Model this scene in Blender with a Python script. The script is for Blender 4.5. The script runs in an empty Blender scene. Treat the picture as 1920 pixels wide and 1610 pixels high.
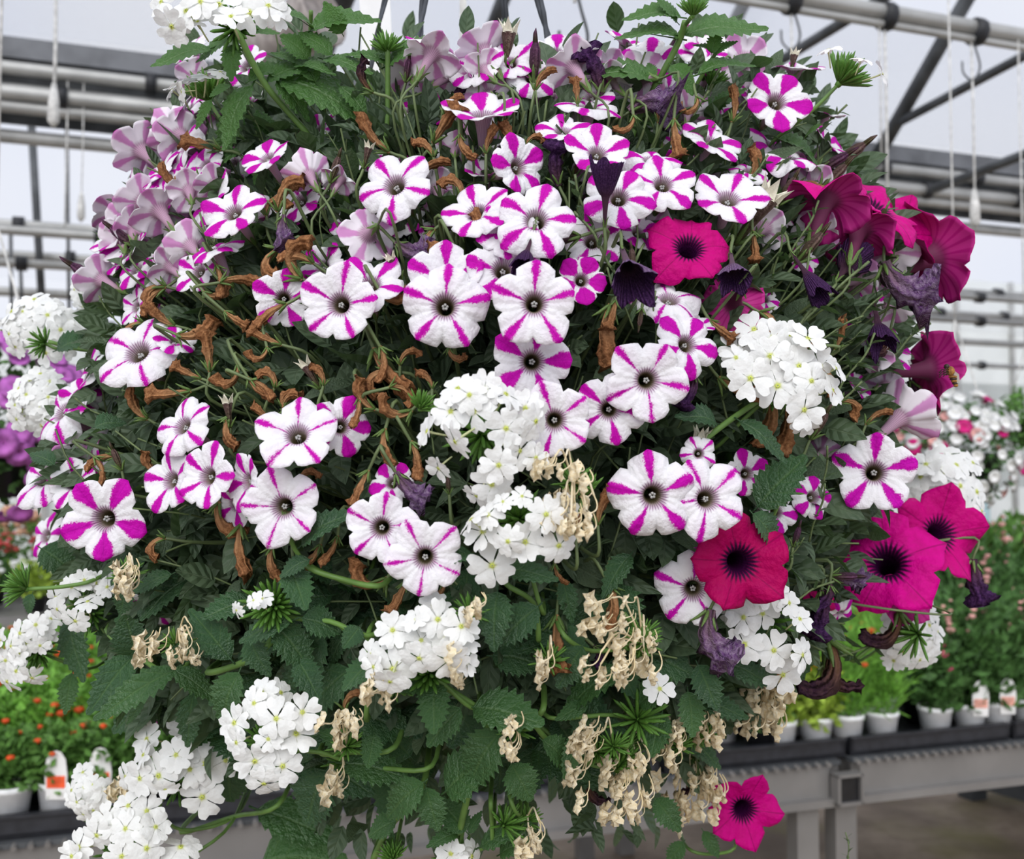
import bpy, math, random
from mathutils import Vector, Matrix
R = random.Random(7)
PI = math.pi
S = bpy.context.scene
COL = S.collection

# ------------------------------------------------------------------ camera, world, sun, exposure
F_PX = 2000.0
PITCH = math.radians(2.72)
CAM = Vector((0, 0, 1.5))
cd = bpy.data.cameras.new('camera')
cd.sensor_fit = 'HORIZONTAL'; cd.sensor_width = 36.0; cd.lens = 36.0 * F_PX / 1920.0
cd.clip_start = 0.02; cd.clip_end = 200
cd.dof.use_dof = True; cd.dof.focus_distance = 0.79; cd.dof.aperture_fstop = 9.0
cam = bpy.data.objects.new('camera', cd); COL.objects.link(cam)
cam.location = CAM; cam.rotation_euler = (PI / 2 + PITCH, 0, 0)
S.camera = cam
RT = Vector((1, 0, 0)); FW = Vector((0, math.cos(PITCH), math.sin(PITCH))); UP = Vector((0, -math.sin(PITCH), math.cos(PITCH)))

def at(px, py, Z):
    return CAM + RT * ((px - 960) * Z / F_PX) + UP * ((805 - py) * Z / F_PX) + FW * Z
def ray(px, py):
    return (RT * ((px - 960) / F_PX) + UP * ((805 - py) / F_PX) + FW)
def vdir(ax, ay, az):
    return (RT * ax + UP * ay - FW * az)
def to_px(p):
    d = p - CAM; z = d.dot(FW)
    return 960 + d.dot(RT) / z * F_PX, 805 - d.dot(UP) / z * F_PX, z

w = bpy.data.worlds.new('overcast_sky'); S.world = w; w.use_nodes = True
nt = w.node_tree; nt.nodes.clear()
_out = nt.nodes.new('ShaderNodeOutputWorld'); _bg = nt.nodes.new('ShaderNodeBackground')
_tc = nt.nodes.new('ShaderNodeTexCoord'); _no = nt.nodes.new('ShaderNodeTexNoise'); _rp = nt.nodes.new('ShaderNodeValToRGB')
_no.inputs['Scale'].default_value = 2.2; _no.inputs['Detail'].default_value = 3
nt.links.new(_tc.outputs['Generated'], _no.inputs['Vector']); nt.links.new(_no.outputs['Fac'], _rp.inputs['Fac'])
_rp.color_ramp.elements[0].position = 0.35; _rp.color_ramp.elements[0].color = (0.66, 0.71, 0.86, 1)
_rp.color_ramp.elements[1].position = 0.66; _rp.color_ramp.elements[1].color = (0.84, 0.855, 0.90, 1)
nt.links.new(_rp.outputs['Color'], _bg.inputs['Color']); _bg.inputs['Strength'].default_value = 1.10
nt.links.new(_bg.outputs[0], _out.inputs[0])

sl = bpy.data.lights.new('sun', 'SUN'); sl.energy = 2.3; sl.angle = math.radians(50); sl.color = (1.0, 0.985, 0.96)
sun = bpy.data.objects.new('sun', sl); COL.objects.link(sun)
sun.rotation_euler = Vector((0.12, 0.82, -0.57)).to_track_quat('-Z', 'Y').to_euler()
S.view_settings.view_transform = 'Standard'; S.view_settings.look = 'None'
S.view_settings.exposure = 0.0; S.view_settings.gamma = 1.0; S.view_settings.use_curve_mapping = False
S.cycles.use_denoising = True
S.cycles.max_bounces = 8; S.cycles.transparent_max_bounces = 16; S.cycles.transmission_bounces = 5; S.cycles.diffuse_bounces = 4
S.cycles.sample_clamp_indirect = 6

# ------------------------------------------------------------------ object helpers
def prop(o, label=None, cat=None, group=None, kind=None):
    if label: o['label'] = label
    if cat: o['category'] = cat
    if group: o['group'] = group
    if kind: o['kind'] = kind
    return o
def link(o, parent=None):
    COL.objects.link(o)
    if parent is not None: o.parent = parent
    return o
def empty(name, loc, label=None, cat=None, group=None):
    o = bpy.data.objects.new(name, None); o.location = loc; o.empty_display_size = 0.05
    return prop(link(o), label, cat, group)
def mesh(name, verts, faces, mats, midx=None, uvs=None, smooth=True):
    me = bpy.data.meshes.new(name)
    me.from_pydata([tuple(v) for v in verts], [], faces)
    for m in (mats if isinstance(mats, (list, tuple)) else [mats]): me.materials.append(m)
    if midx: me.polygons.foreach_set('material_index', midx)
    if smooth: me.polygons.foreach_set('use_smooth', [True] * len(faces))
    if uvs:
        ul = me.uv_layers.new(name='UVMap')
        fl = []
        for i, l in enumerate(me.loops): fl += list(uvs[l.vertex_index])
        ul.data.foreach_set('uv', fl)
    me.update()
    return me
def obj(name, me, parent=None, mat=None):
    o = bpy.data.objects.new(name, me); link(o, parent)
    if mat is not None: o.matrix_basis = mat
    return o
class MB:
    """collects simple shapes into one mesh"""
    def __init__(s): s.v = []; s.f = []; s.m = []; s.uv = []
    def add(s, v, f, m=0, uv=None):
        b = len(s.v); s.v += [Vector(p) for p in v]; s.f += [tuple(i + b for i in q) for q in f]; s.m += [m] * len(f)
        s.uv += uv if uv else [(0, 0)] * len(v)
    def box(s, o, ax, ay, az, m=0):
        """o = corner, three edge vectors"""
        p = [o, o + ax, o + ax + ay, o + ay, o + az, o + ax + az, o + ax + ay + az, o + ay + az]
        s.add(p, [(3, 2, 1, 0), (4, 5, 6, 7), (0, 1, 5, 4), (1, 2, 6, 5), (2, 3, 7, 6), (3, 0, 4, 7)], m)
    def tube(s, pts, rad, n=6, m=0, cap=True, crumple=0.0, rng=None, ell=1.0):
        pts = [Vector(p) for p in pts]; k = len(pts)
        if not isinstance(rad, (list, tuple)): rad = [rad] * k
        t0 = (pts[1] - pts[0]).normalized()
        a = t0.orthogonal().normalized(); vs = []; uv = []
        for i in range(k):
            t = (pts[min(i + 1, k - 1)] - pts[max(i - 1, 0)]).normalized()
            a = (a - t * a.dot(t))
            a = a.normalized() if a.length > 1e-6 else t.orthogonal().normalized()
            b = t.cross(a)
            for j in range(n):
                th = 2 * PI * j / n; r = rad[i]
                if crumple: r *= 1 + crumple * (i / (k - 1)) * (rng.random() * 2 - 1) + crumple * .5 * math.sin(j * 2.5 + i * .6)
                vs.append(pts[i] + a * (math.cos(th) * r) + b * (math.sin(th) * r * ell)); uv.append((j / n, i / (k - 1)))
        fs = [(i * n + j, i * n + (j + 1) % n, (i + 1) * n + (j + 1) % n, (i + 1) * n + j) for i in range(k - 1) for j in range(n)]
        if cap: fs += [tuple(range(n - 1, -1, -1)), tuple(range((k - 1) * n, k * n))]
        s.add(vs, fs, m, uv)
    def lathe(s, prof, n=20, m=0, o=Vector((0, 0, 0))):
        vs = [o + Vector((r * math.cos(2 * PI * j / n), r * math.sin(2 * PI * j / n), z)) for r, z in prof for j in range(n)]
        fs = [(i * n + j, i * n + (j + 1) % n, (i + 1) * n + (j + 1) % n, (i + 1) * n + j) for i in range(len(prof) - 1) for j in range(n)]
        s.add(vs, fs, m)
    def me(s, name, mats, smooth=True): return mesh(name, s.v, s.f, mats, s.m, s.uv, smooth)
def curve(pts, n=8):
    """Catmull-Rom through pts"""
    pts = [Vector(p) for p in pts]
    if len(pts) < 3: return [pts[0].lerp(pts[-1], i / n) for i in range(n + 1)]
    P = [pts[0] * 2 - pts[1]] + pts + [pts[-1] * 2 - pts[-2]]; out = []
    for i in range(1, len(P) - 2):
        for k in range(n):
            t = k / n; a, b, c, d = P[i - 1], P[i], P[i + 1], P[i + 2]
            out.append(0.5 * ((2 * b) + (c - a) * t + (2 * a - 5 * b + 4 * c - d) * t * t + (3 * b - a - 3 * c + d) * t ** 3))
    out.append(pts[-1]); return out
def frame(pos, z, roll=0.0, scale=1.0, ref=None):
    z = z.normalized(); ref = ref or RT
    x = ref - z * ref.dot(z)
    x = x.normalized() if x.length > .05 else (UP - z * UP.dot(z)).normalized()
    y = z.cross(x)
    M = Matrix((x, y, z)).transposed().to_4x4() @ Matrix.Rotation(roll, 4, 'Z') @ Matrix.Scale(scale, 4)
    M.translation = pos; return M
def frame_x(base, tip, nrm, scale=None):
    x = tip - base; L = x.length; x = x.normalized()
    z = nrm - x * nrm.dot(x)
    z = z.normalized() if z.length > .03 else x.orthogonal().normalized()
    y = z.cross(x)
    M = Matrix((x, y, z)).transposed().to_4x4() @ Matrix.Scale(scale or L, 4)
    M.translation = base; return M

# ------------------------------------------------------------------ materials
class NT:
    def __init__(s, name):
        s.mat = bpy.data.materials.new(name); s.mat.use_nodes = True; s.t = s.mat.node_tree; s.t.nodes.clear()
        s.out = s.n('OutputMaterial')
    def n(s, kind, **kw):
        x = s.t.nodes.new('ShaderNode' + kind)
        for k, v in kw.items(): setattr(x, k, v)
        return x
    def set(s, sock, v):
        if isinstance(v, bpy.types.NodeSocket): s.t.links.new(v, sock)
        elif v is not None:
            if isinstance(v, (tuple, list)) and len(v) == 3 and sock.type == 'RGBA': v = (*v, 1)
            sock.default_value = v
    def math(s, op, a, b=None, c=None, clamp=False):
        x = s.n('Math', operation=op, use_clamp=clamp)
        for i, v in enumerate((a, b, c)):
            if v is not None: s.set(x.inputs[i], v)
        return x.outputs[0]
    def mix(s, f, a, b):
        x = s.n('MixRGB'); s.set(x.inputs[0], f); s.set(x.inputs[1], a); s.set(x.inputs[2], b); return x.outputs[0]
    def step(s, v, lo, hi):
        x = s.n('MapRange', interpolation_type='SMOOTHSTEP'); s.set(x.inputs[0], v); s.set(x.inputs[1], lo); s.set(x.inputs[2], hi)
        return x.outputs[0]
    def noise(s, scale, detail=2, vec=None, rough=.5):
        x = s.n('TexNoise'); x.inputs['Scale'].default_value = scale; x.inputs['Detail'].default_value = detail; x.inputs['Roughness'].default_value = rough
        if vec is None: vec = s.n('TexCoord').outputs['Object']
        s.set(x.inputs['Vector'], vec); return x.outputs['Fac']
    def uv(s):
        x = s.n('SeparateXYZ'); s.set(x.inputs[0], s.n('TexCoord').outputs['UV']); return x.outputs[0], x.outputs[1]
    def bump(s, h, strength=.3, dist=.002):
        x = s.n('Bump'); s.set(x.inputs['Height'], h); x.inputs['Strength'].default_value = strength; x.inputs['Distance'].default_value = dist; return x.outputs[0]
    def done(s, col, rough=.6, trans=0.0, tcol=None, spec=.4, metal=0.0, normal=None):
        p = s.n('BsdfPrincipled'); s.set(p.inputs['Base Color'], col); s.set(p.inputs['Roughness'], rough)
        p.inputs['Specular IOR Level'].default_value = spec; p.inputs['Metallic'].default_value = metal
        if normal is not None: s.set(p.inputs['Normal'], normal)
        sh = p.outputs[0]
        if trans:
            t = s.n('BsdfTranslucent'); s.set(t.inputs[0], tcol if tcol is not None else col)
            m = s.n('MixShader'); m.inputs[0].default_value = trans; s.set(m.inputs[1], sh); s.set(m.inputs[2], t.outputs[0]); sh = m.outputs[0]
        s.t.links.new(sh, s.out.inputs[0]); return s.mat
def plain(name, col, rough=.6, trans=0, spec=.4, metal=0, var=.25, scale=40, bump=0):
    g = NT(name); nz = g.noise(scale, 3)
    c2 = tuple(min(1, c * (1 + var)) for c in col); c1 = tuple(c * (1 - var) for c in col)
    return g.done(g.mix(g.step(nz, .3, .7), c1, c2), rough, trans, None, spec, metal, g.bump(nz, bump) if bump else None)

def petal_mats():
    # striped face: white petals with a magenta bar down each midrib; bar width comes with the object colour
    g = NT('striped_petal'); u, v = g.uv(); oi = g.n('ObjectInfo')
    col = g.n('SeparateColor'); g.set(col.inputs[0], oi.outputs['Color'])
    W = col.outputs[0]
    d = g.math('MULTIPLY', g.math('PINGPONG', u, .5), 2.0)
    q = g.math('MULTIPLY', g.math('SUBTRACT', v, .3), 1 / .7, clamp=True)
    q3 = g.math('POWER', q, 4.0)
    prof = g.math('SUBTRACT', g.math('MULTIPLY_ADD', q, 1.0, .55), g.math('MULTIPLY', q3, .8))
    hw = g.math('MULTIPLY', W, prof)
    vec = g.n('VectorMath', operation='ADD'); g.set(vec.inputs[0], g.n('TexCoord').outputs['Object'])
    rnd = g.n('CombineXYZ'); g.set(rnd.inputs[0], g.math('MULTIPLY', oi.outputs['Random'], 50.0)); g.set(vec.inputs[1], rnd.outputs[0])
    n1 = g.noise(4, 2, vec.outputs[0]); n2 = g.noise(30, 3, vec.outputs[0], .7)
    dd = g.math('ADD', d, g.math('ADD', g.math('MULTIPLY_ADD', n1, .34, -.17), g.math('MULTIPLY_ADD', n2, .40, -.20)))
    f = g.math('SUBTRACT', 1.0, g.step(dd, g.math('SUBTRACT', hw, .07), g.math('ADD', hw, .05)))
    white = g.mix(g.step(d, .0, .9), (.86, .80, .87), (.91, .90, .92))
    pink = g.mix(g.step(n2, .3, .7), (.55, .002, .40), (.64, .008, .47))
    vein = g.math('SUBTRACT', 1.0, g.step(d, .01, .035))
    pink = g.mix(g.math('MULTIPLY', vein, .35), pink, (.33, .005, .26))
    c = g.mix(f, white, pink)
    lines = g.step(g.math('SINE', g.math('MULTIPLY', u, 2 * PI * 6)), .2, .9)
    thr = g.mix(lines, (.62, .46, .58), (.20, .05, .19))
    tf = g.math('SUBTRACT', 1.0, g.step(g.math('ADD', v, g.math('MULTIPLY', lines, -.035)), .26, .38))
    c = g.mix(g.math('MULTIPLY', tf, .85), c, thr)
    c = g.mix(g.math('SUBTRACT', 1.0, g.step(v, .17, .31)), c, (.20, .17, .08))
    hgt = g.math('ADD', g.math('MULTIPLY', g.math('SINE', g.math('MULTIPLY', u, 2 * PI * 4)), .10), g.noise(6, 3))
    face = g.done(c, .6, .25, None, .1, 0, g.bump(hgt, .22, .02))
    # striped outside: lilac white with pink bars showing through, veined tube turning olive at the base
    g = NT('striped_petal_back'); u, v = g.uv(); oi = g.n('ObjectInfo')
    col = g.n('SeparateColor'); g.set(col.inputs[0], oi.outputs['Color'])
    d = g.math('MULTIPLY', g.math('PINGPONG', u, .5), 2.0)
    hw = g.math('MULTIPLY', col.outputs[0], .85)
    f = g.math('SUBTRACT', 1.0, g.step(g.math('ADD', d, g.math('MULTIPLY_ADD', g.noise(6, 3), .3, -.15)), g.math('SUBTRACT', hw, .1), g.math('ADD', hw, .1)))
    c = g.mix(f, (.95, .89, .95), (.74, .34, .66))
    fine = g.step(g.math('SINE', g.math('MULTIPLY', u, 2 * PI * 5)), .3, .9)
    tube = g.mix(fine, (.60, .40, .52), (.42, .20, .34))
    tube = g.mix(g.step(v, 0, .14), (.24, .22, .08), tube)
    c = g.mix(g.step(v, .25, .48), tube, c)
    back = g.done(c, .6, .22, None, .15)
    # magenta
    g = NT('magenta_petal'); u, v = g.uv(); oi = g.n('ObjectInfo')
    col = g.n('SeparateColor'); g.set(col.inputs[0], oi.outputs['Color'])
    c = g.mix(col.outputs[2], (.42, .0, .085), (.68, .0, .27))
    c = g.mix(g.math('MULTIPLY', g.step(g.noise(5, 3), .35, .75), .35), c, (.36, .0, .10))
    d = g.math('MULTIPLY', g.math('PINGPONG', u, .5), 2.0)
    ve = g.math('SUBTRACT', 1.0, g.step(d, .01, .05)); c = g.mix(g.math('MULTIPLY', ve, .5), c, (.16, 0, .05))
    ln = g.math('MULTIPLY', g.math('SINE', g.math('MULTIPLY', u, 2 * PI * 5)), .07)
    tf = g.math('SUBTRACT', 1.0, g.step(g.math('ADD', v, ln), .28, .46)); c = g.mix(tf, c, (.035, .002, .035))
    mf = g.done(c, .6, .15, None, .12, 0, g.bump(g.math('ADD', g.noise(8, 3), g.math('MULTIPLY', g.math('SINE', g.math('MULTIPLY', u, 2 * PI * 4)), .06)), .22, .02))
    g = NT('magenta_petal_back'); u, v = g.uv()
    c = g.mix(g.step(g.math('SINE', g.math('MULTIPLY', u, 2 * PI * 5)), .2, .9), (.52, .03, .25), (.42, .01, .19))
    c = g.mix(g.step(v, .22, .5), (.15, .03, .08), c)
    mb = g.done(c, .6, .15, None, .2)
    return face, back, mf, mb
M_FACE, M_BACK, M_MAG, M_MAGB = petal_mats()

def leaf_mat(name, c1, c2, vein, rough=.5, veins=7, trans=.25, spec=.4):
    g = NT(name); u, v = g.uv(); oi = g.n('ObjectInfo')
    nz = g.noise(6, 2, g.n('TexCoord').outputs['Object'])
    geo = g.noise(35, 2, g.n('NewGeometry').outputs['Position'])
    f = g.math('MULTIPLY_ADD', oi.outputs['Random'], .5, g.math('MULTIPLY', g.step(geo, .3, .7), .5))
    oc = g.n('SeparateColor'); g.set(oc.inputs[0], oi.outputs['Color'])
    c = g.mix(f, c1, c2); c = g.mix(g.math('MULTIPLY', oc.outputs[0], .75), c, (.085, .215, .035))  # object colour brightens the green; on upper verbena leaves this is painted skylight
    ab = g.math('ABSOLUTE', g.math('SUBTRACT', v, .5))
    mid = g.math('SUBTRACT', 1.0, g.step(ab, .012, .05))
    sv = g.math('SINE', g.math('MULTIPLY', g.math('SUBTRACT', u, g.math('MULTIPLY', ab, .55)), 2 * PI * veins))
    side = g.step(g.math('ADD', sv, g.math('MULTIPLY_ADD', nz, .3, -.15)), .90, 1.0)
    vf = g.math('MAXIMUM', mid, g.math('MULTIPLY', side, .6))
    c = g.mix(g.math('MULTIPLY', vf, .32), c, vein)
    h = g.math('SUBTRACT', g.math('ADD', g.math('MULTIPLY', sv, -.10), g.math('MULTIPLY', g.noise(22, 3), 1.6)), g.math('MULTIPLY', vf, .8))
    return g.done(c, rough, trans, g.mix(.5, c, (.10, .24, .02)), spec, 0, g.bump(h, .4, .025))
M_VLEAF = leaf_mat('verbena_leaf', (.034, .088, .040), (.058, .145, .054), (.14, .25, .08), .38, 5, .28, .55)
M_PLEAF = leaf_mat('petunia_leaf', (.060, .098, .056), (.125, .180, .100), (.17, .22, .13), .55, 4)
M_STEM = plain('green_stem', (.12, .165, .065), .5, 0, .4)
M_STEMV = plain('verbena_stem', (.12, .23, .05), .5, 0, .4)
M_CALYX = plain('calyx_green', (.12, .20, .05), .5, .1)
M_SPIKE = plain('umbel_green', (.10, .235, .035), .5, .15)
M_ANTH = plain('anther', (.42, .42, .40), .4)
g = NT('verbena_petal'); u, v = g.uv()
c = g.mix(g.step(v, .05, .22), (.62, .66, .16), (.88, .89, .83)); c = g.mix(g.step(v, .10, .35), c, (.90, .905, .89))
M_VERB = g.done(c, .6, .25, None, .2, 0, g.bump(g.noise(3, 2), .12, .02))
M_VTUBE = plain('floret_tube', (.62, .66, .36), .6, .2)
M_EYE = plain('floret_eye', (.55, .62, .10), .6)
def crumple_mat(name, c1, c2, c3, bs=.8):
    g = NT(name); u, v = g.uv(); nz = g.noise(14, 4, None, .65)
    c = g.mix(g.step(nz, .3, .7), c1, c2); c = g.mix(g.step(v, .1, .8), c3, c)
    rid = g.math('SINE', g.math('MULTIPLY', u, 2 * PI * 7))
    c = g.mix(g.math('MULTIPLY', g.step(rid, .3, .9), .4), c, c1)
    return g.done(c, .8, .12, None, .15, 0, g.bump(g.math('ADD', nz, g.math('MULTIPLY', rid, .3)), bs, .03))
M_BROWN = crumple_mat('withered_brown', (.22, .085, .032), (.54, .26, .115), (.52, .29, .14), .5)
M_PURP = crumple_mat('wilted_purple', (.045, .012, .075), (.19, .07, .25), (.20, .09, .14))
M_LILAC = crumple_mat('wilted_lilac', (.22, .08, .30), (.58, .42, .62), (.36, .22, .28))
M_PBROWN = crumple_mat('wilted_purple_brown', (.05, .018, .045), (.16, .075, .09), (.36, .19, .10))
M_CREAM = crumple_mat('dried_cream', (.84, .68, .40), (.95, .89, .72), (.88, .74, .45), .3)
M_BUD = crumple_mat('bud_tube', (.20, .10, .10), (.34, .24, .20), (.17, .17, .06))
M_BUDP = crumple_mat('bud_purple', (.14, .05, .12), (.28, .12, .22), (.14, .11, .06))
M_BUDIN = plain('bud_inner', (.86, .82, .66), .6, .2, var=.08)
M_BUDTIP = plain('bud_tip', (.62, .22, .42), .6, .2)
M_BLACK = plain('black_plastic', (.012, .012, .014), .35, 0, .5)
M_TRAY = plain('tray_plastic', (.020, .021, .026), .4, 0, .5)
M_STEEL = plain('galvanised_steel', (.40, .40, .385), .45, 0, .5, .35, .15, 6)
M_ALU = plain('bench_aluminium', (.235, .225, .215), .4, 0, .5, .3, .12, 5)
M_DARK = plain('dark_steel', (.075, .08, .085), .5, 0, .4, .2, .3, 8)
M_GUTTER = plain('gutter_metal', (.13, .135, .145), .5, 0, .4, .2, .25, 5)
M_CLAMP = plain('black_clamp', (.02, .021, .024), .5)
M_STRING = plain('white_string', (.62, .61, .58), .7)
M_ROPE = plain('black_rope', (.05, .055, .065), .7, var=.4)
M_POT = plain('white_pot', (.84, .85, .86), .4, var=.06)
M_TAG = plain('plant_tag', (.80, .79, .78), .45, var=.04)
M_TAGR = plain('tag_orange', (.78, .10, .03), .5)
M_TAGP = plain('tag_pink', (.70, .34, .27), .5)
M_SOIL = plain('potting_soil', (.03, .02, .014), .9)

# ------------------------------------------------------------------ structure: floor, roof, wall
U = Vector((.9455, .3256, 0)); V = Vector((-.3256, .9455, 0)); ZZ = Vector((0, 0, 1))
def on_plane(px, py, p0, nrm):
    d = ray(px, py); return CAM + d * ((p0 - CAM).dot(nrm) / d.dot(nrm))
def struct(name, me): return prop(obj(name, me), kind='structure')
g = NT('concrete_floor'); pos = g.n('NewGeometry').outputs['Position']
c = g.mix(g.step(g.noise(1.6, 4, pos), .35, .65), (.15, .108, .076), (.40, .315, .235))
c = g.mix(g.math('MULTIPLY', g.step(g.noise(14, 4, pos), .4, .7), .4), c, (.17, .125, .09))
c = g.mix(g.math('MULTIPLY', g.step(g.noise(.9, 3, pos), .53, .66), .75), c, (.19, .18, .03))
M_FLOOR = g.done(c, .75, 0, None, .3)
b = MB(); b.box(Vector((-14, -4, -.1)), Vector((28, 0, 0)), Vector((0, 26, 0)), Vector((0, 0, .1)))
struct('floor', b.me('floor', M_FLOOR, False))
GUT0 = on_plane(150, 122, Vector((0, 0, 3.5)), ZZ)          # gutter underside line passes here
tG = (GUT0 - Vector((0, 0, 0))).dot(V)
def uvz(s, t, z): return U * s + V * t + ZZ * z
# roof film: translucent sheets, two bays
g = NT('roof_film'); tr = g.n('BsdfTransparent'); tl = g.n('BsdfTranslucent'); tl.inputs[0].default_value = (.9, .9, .9, 1); tr.inputs[0].default_value = (.97, .975, .985, 1)
mx = g.n('MixShader'); mx.inputs[0].default_value = .22; g.t.links.new(tr.outputs[0], mx.inputs[1]); g.t.links.new(tl.outputs[0], mx.inputs[2]); g.t.links.new(mx.outputs[0], g.out.inputs[0])
M_FILM = g.mat
RIDGE = 6.3
for k, (t0, z0, t1, z1) in enumerate(((tG, 3.62, tG - 3.2, RIDGE), (tG - 6.4, 3.62, tG - 3.2, RIDGE), (tG + .2, 3.62, tG + 3.4, RIDGE), (tG + 6.8, 3.62, tG + 3.4, RIDGE))):
    b = MB(); b.add([uvz(-9, t0, z0), uvz(14, t0, z0), uvz(14, t1, z1), uvz(-9, t1, z1)], [(0, 1, 2, 3)])
    struct('ceiling' if k == 0 else 'ceiling.%03d' % k, b.me('roof_film', M_FILM, False))
# far wall
M_WALL = plain('wall_panel', (.74, .77, .76), .6, 0, .3, 0, .05, 2)
tW = tG + 6.9
b = MB(); b.box(uvz(-9, tW, 0), U * 23, V * .08, ZZ * 2.9); b.box(on_plane(1560, 900, uvz(0, tW, 0), V) * 1.0 - ZZ * .1, U * 9, V * .08, ZZ * 3.0)
wall = struct('wall_back', b.me('wall_back', M_WALL, False))
for s in range(-8, 14):
    b = MB(); b.box(uvz(s * 1.0 - .03, tW - .06, 0), U * .06, V * .06, ZZ * (4.4 if s > 5 else 2.9)); obj('post', b.me('post', M_STEEL, False), wall)
M_GLASS = plain('window_glass', (.42, .60, .66), .15, 0, .5, 0, .05, 2)
wc = on_plane(1815, 960, uvz(0, tW - .1, 0), V)
b = MB(); sW = wc.dot(U); zW = wc.z
b.box(uvz(sW - .36, tW - .12, zW - .62), U * .72, V * .04, ZZ * 1.2); win = struct('window_1', b.me('window_1', M_GLASS, False))
b = MB()
for (ds, dz, ws, hs) in ((-.42, -.68, .06, 1.32), (.36, -.68, .06, 1.32), (-.42, -.68, .84, .06), (-.42, .58, .84, .06)):
    b.box(uvz(sW + ds, tW - .15, zW + dz), U * ws, V * .07, ZZ * hs)
obj('window_frame', b.me('window_frame', M_WALL, False), win)

# gutter and shade-curtain pipes running along U
def pipe_u(name, t, z, r, m, s0=-7, s1=11, parent=None):
    b = MB(); b.tube([uvz(s0, t, z), uvz(s1, t, z)], r, 12); o = obj(name, b.me(name, m), parent)
    return o if parent else prop(o, kind='structure')
b = MB(); b.box(uvz(-7, tG, 3.50), U * 18, V * .22, ZZ * .10); gut = struct('trim_1', b.me('gutter', M_GUTTER, False))
for dz, r, dt in ((-.06, .032, 0), (-.125, .012, .05), (-.175, .036, 0), (-.235, .03, .03)):
    pipe_u('curtain_pipe', tG - .02 + dt, 3.50 + dz, r, M_STEEL, parent=gut)
b = MB(); b.box(uvz(-7, tG + .12, 3.22), U * 18, V * .02, ZZ * .26); obj('shade_curtain', b.me('shade_curtain', M_DARK, False), gut)
for i in range(-10, 16):
    for dz, off in ((-.06, 0.0), (-.175, .32)):
        s = i * .72 + off; b = MB(); b.tube([uvz(s - .025, tG - .02, 3.5 + dz), uvz(s + .025, tG - .02, 3.5 + dz)], .052, 10); obj('clamp', b.me('clamp', M_CLAMP), gut)
def chord_at(px, py, t=None, z=None):
    return on_plane(px, py, uvz(0, t, 0), V) if t is not None else on_plane(px, py, Vector((0, 0, z)), ZZ)
# horizontal truss chords at this and further trusses
k = 1
for (px, py, z, r, clamps) in ((150, 268, 3.16, .034, 0), (90, 426, 3.16, .034, 1), (90, 482, 3.16, .034, 1), (1700, 548, 3.10, .03, 1), (1800, 600, 2.95, .03, 1), (1800, 640, 2.9, .035, 0), (1800, 683, 2.85, .03, 1)):
    p = chord_at(px, py, z=z); t = p.dot(V)
    if t > tW - .2: t = tW - .35; p = chord_at(px, py, t=t)
    k += 1; o = pipe_u('trim_%d' % k, t, p.z, r, M_STEEL)
    if clamps:
        for i in range(-12, 22):
            s = i * .8 + (k % 3) * .25; b = MB(); b.tube([uvz(s - .035, t, p.z), uvz(s + .035, t, p.z)], r * 1.7, 8); obj('clamp', b.me('clamp', M_CLAMP), o)
# near double pipe, upper right
p = chord_at(1700, 30, z=3.16); tN = p.dot(V); p2 = chord_at(1700, 53, t=tN)
near = pipe_u('trim_%d' % (k + 1), tN, p.z, .028, M_STEEL); pipe_u('curtain_pipe', tN, p2.z, .014, M_STEEL, parent=near)
near_z = p2.z
for px, py in ((1484, 0), (1662, 22), (1831, 52)):
    q = chord_at(px, py + 8, t=tN); s = q.dot(U); b = MB(); b.tube([uvz(s - .018, tN, p.z - .015), uvz(s + .018, tN, p.z - .015)], .05, 10); obj('clamp', b.me('clamp', M_CLAMP), near)
# rafters in vertical planes along V, from gutter up over the camera, with horizontal ties
kk = k + 1
for (pa, pb, r, ties) in (((1632, 315), (1812, 0), .042, (((1920, 105), (1676, 235)), ((1925, 288), (1750, 355)))),
                          ((1320, 160), (1398, 0), .038, (((1606, 26), (1392, 158)),)),
                          ((885, 150), (943, 0), .036, ()), ((585, 150), (640, 0), .055, ())):
    if not r: continue
    G = on_plane(*pa, uvz(0, tG, 0), V); nrm = U
    B = on_plane(*pb, G, nrm); d = (B - G)
    kk += 1; b = MB(); b.tube([G, G + d * 1.35], r, 12); raf = struct('trim_%d' % kk, b.me('rafter', M_DARK))
    for (ta, tb) in ties:
        A = on_plane(*ta, G, nrm); Bq = on_plane(*tb, G, nrm); b = MB(); b.tube([A + (A - Bq) * .5, Bq], .026, 10); obj('tie_rod', b.me('tie_rod', M_DARK), raf)
# slim uprights of the next bay, left
for (xa, ya, xb, yb) in ((58, 215, 80, 590), (125, 230, 130, 600), (298, 235, 300, 600), (20, 430, 22, 590), (38, 480, 42, 600)):
    A = on_plane(xa, ya, uvz(0, tG + 3.0, 0), V); B = on_plane(xb, yb, uvz(0, tG + 3.0, 0), V)
    kk += 1; b = MB(); b.tube([A, B], .014 if xa != 58 else .03, 8); struct('trim_%d' % kk, b.me('upright', M_DARK))

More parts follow.
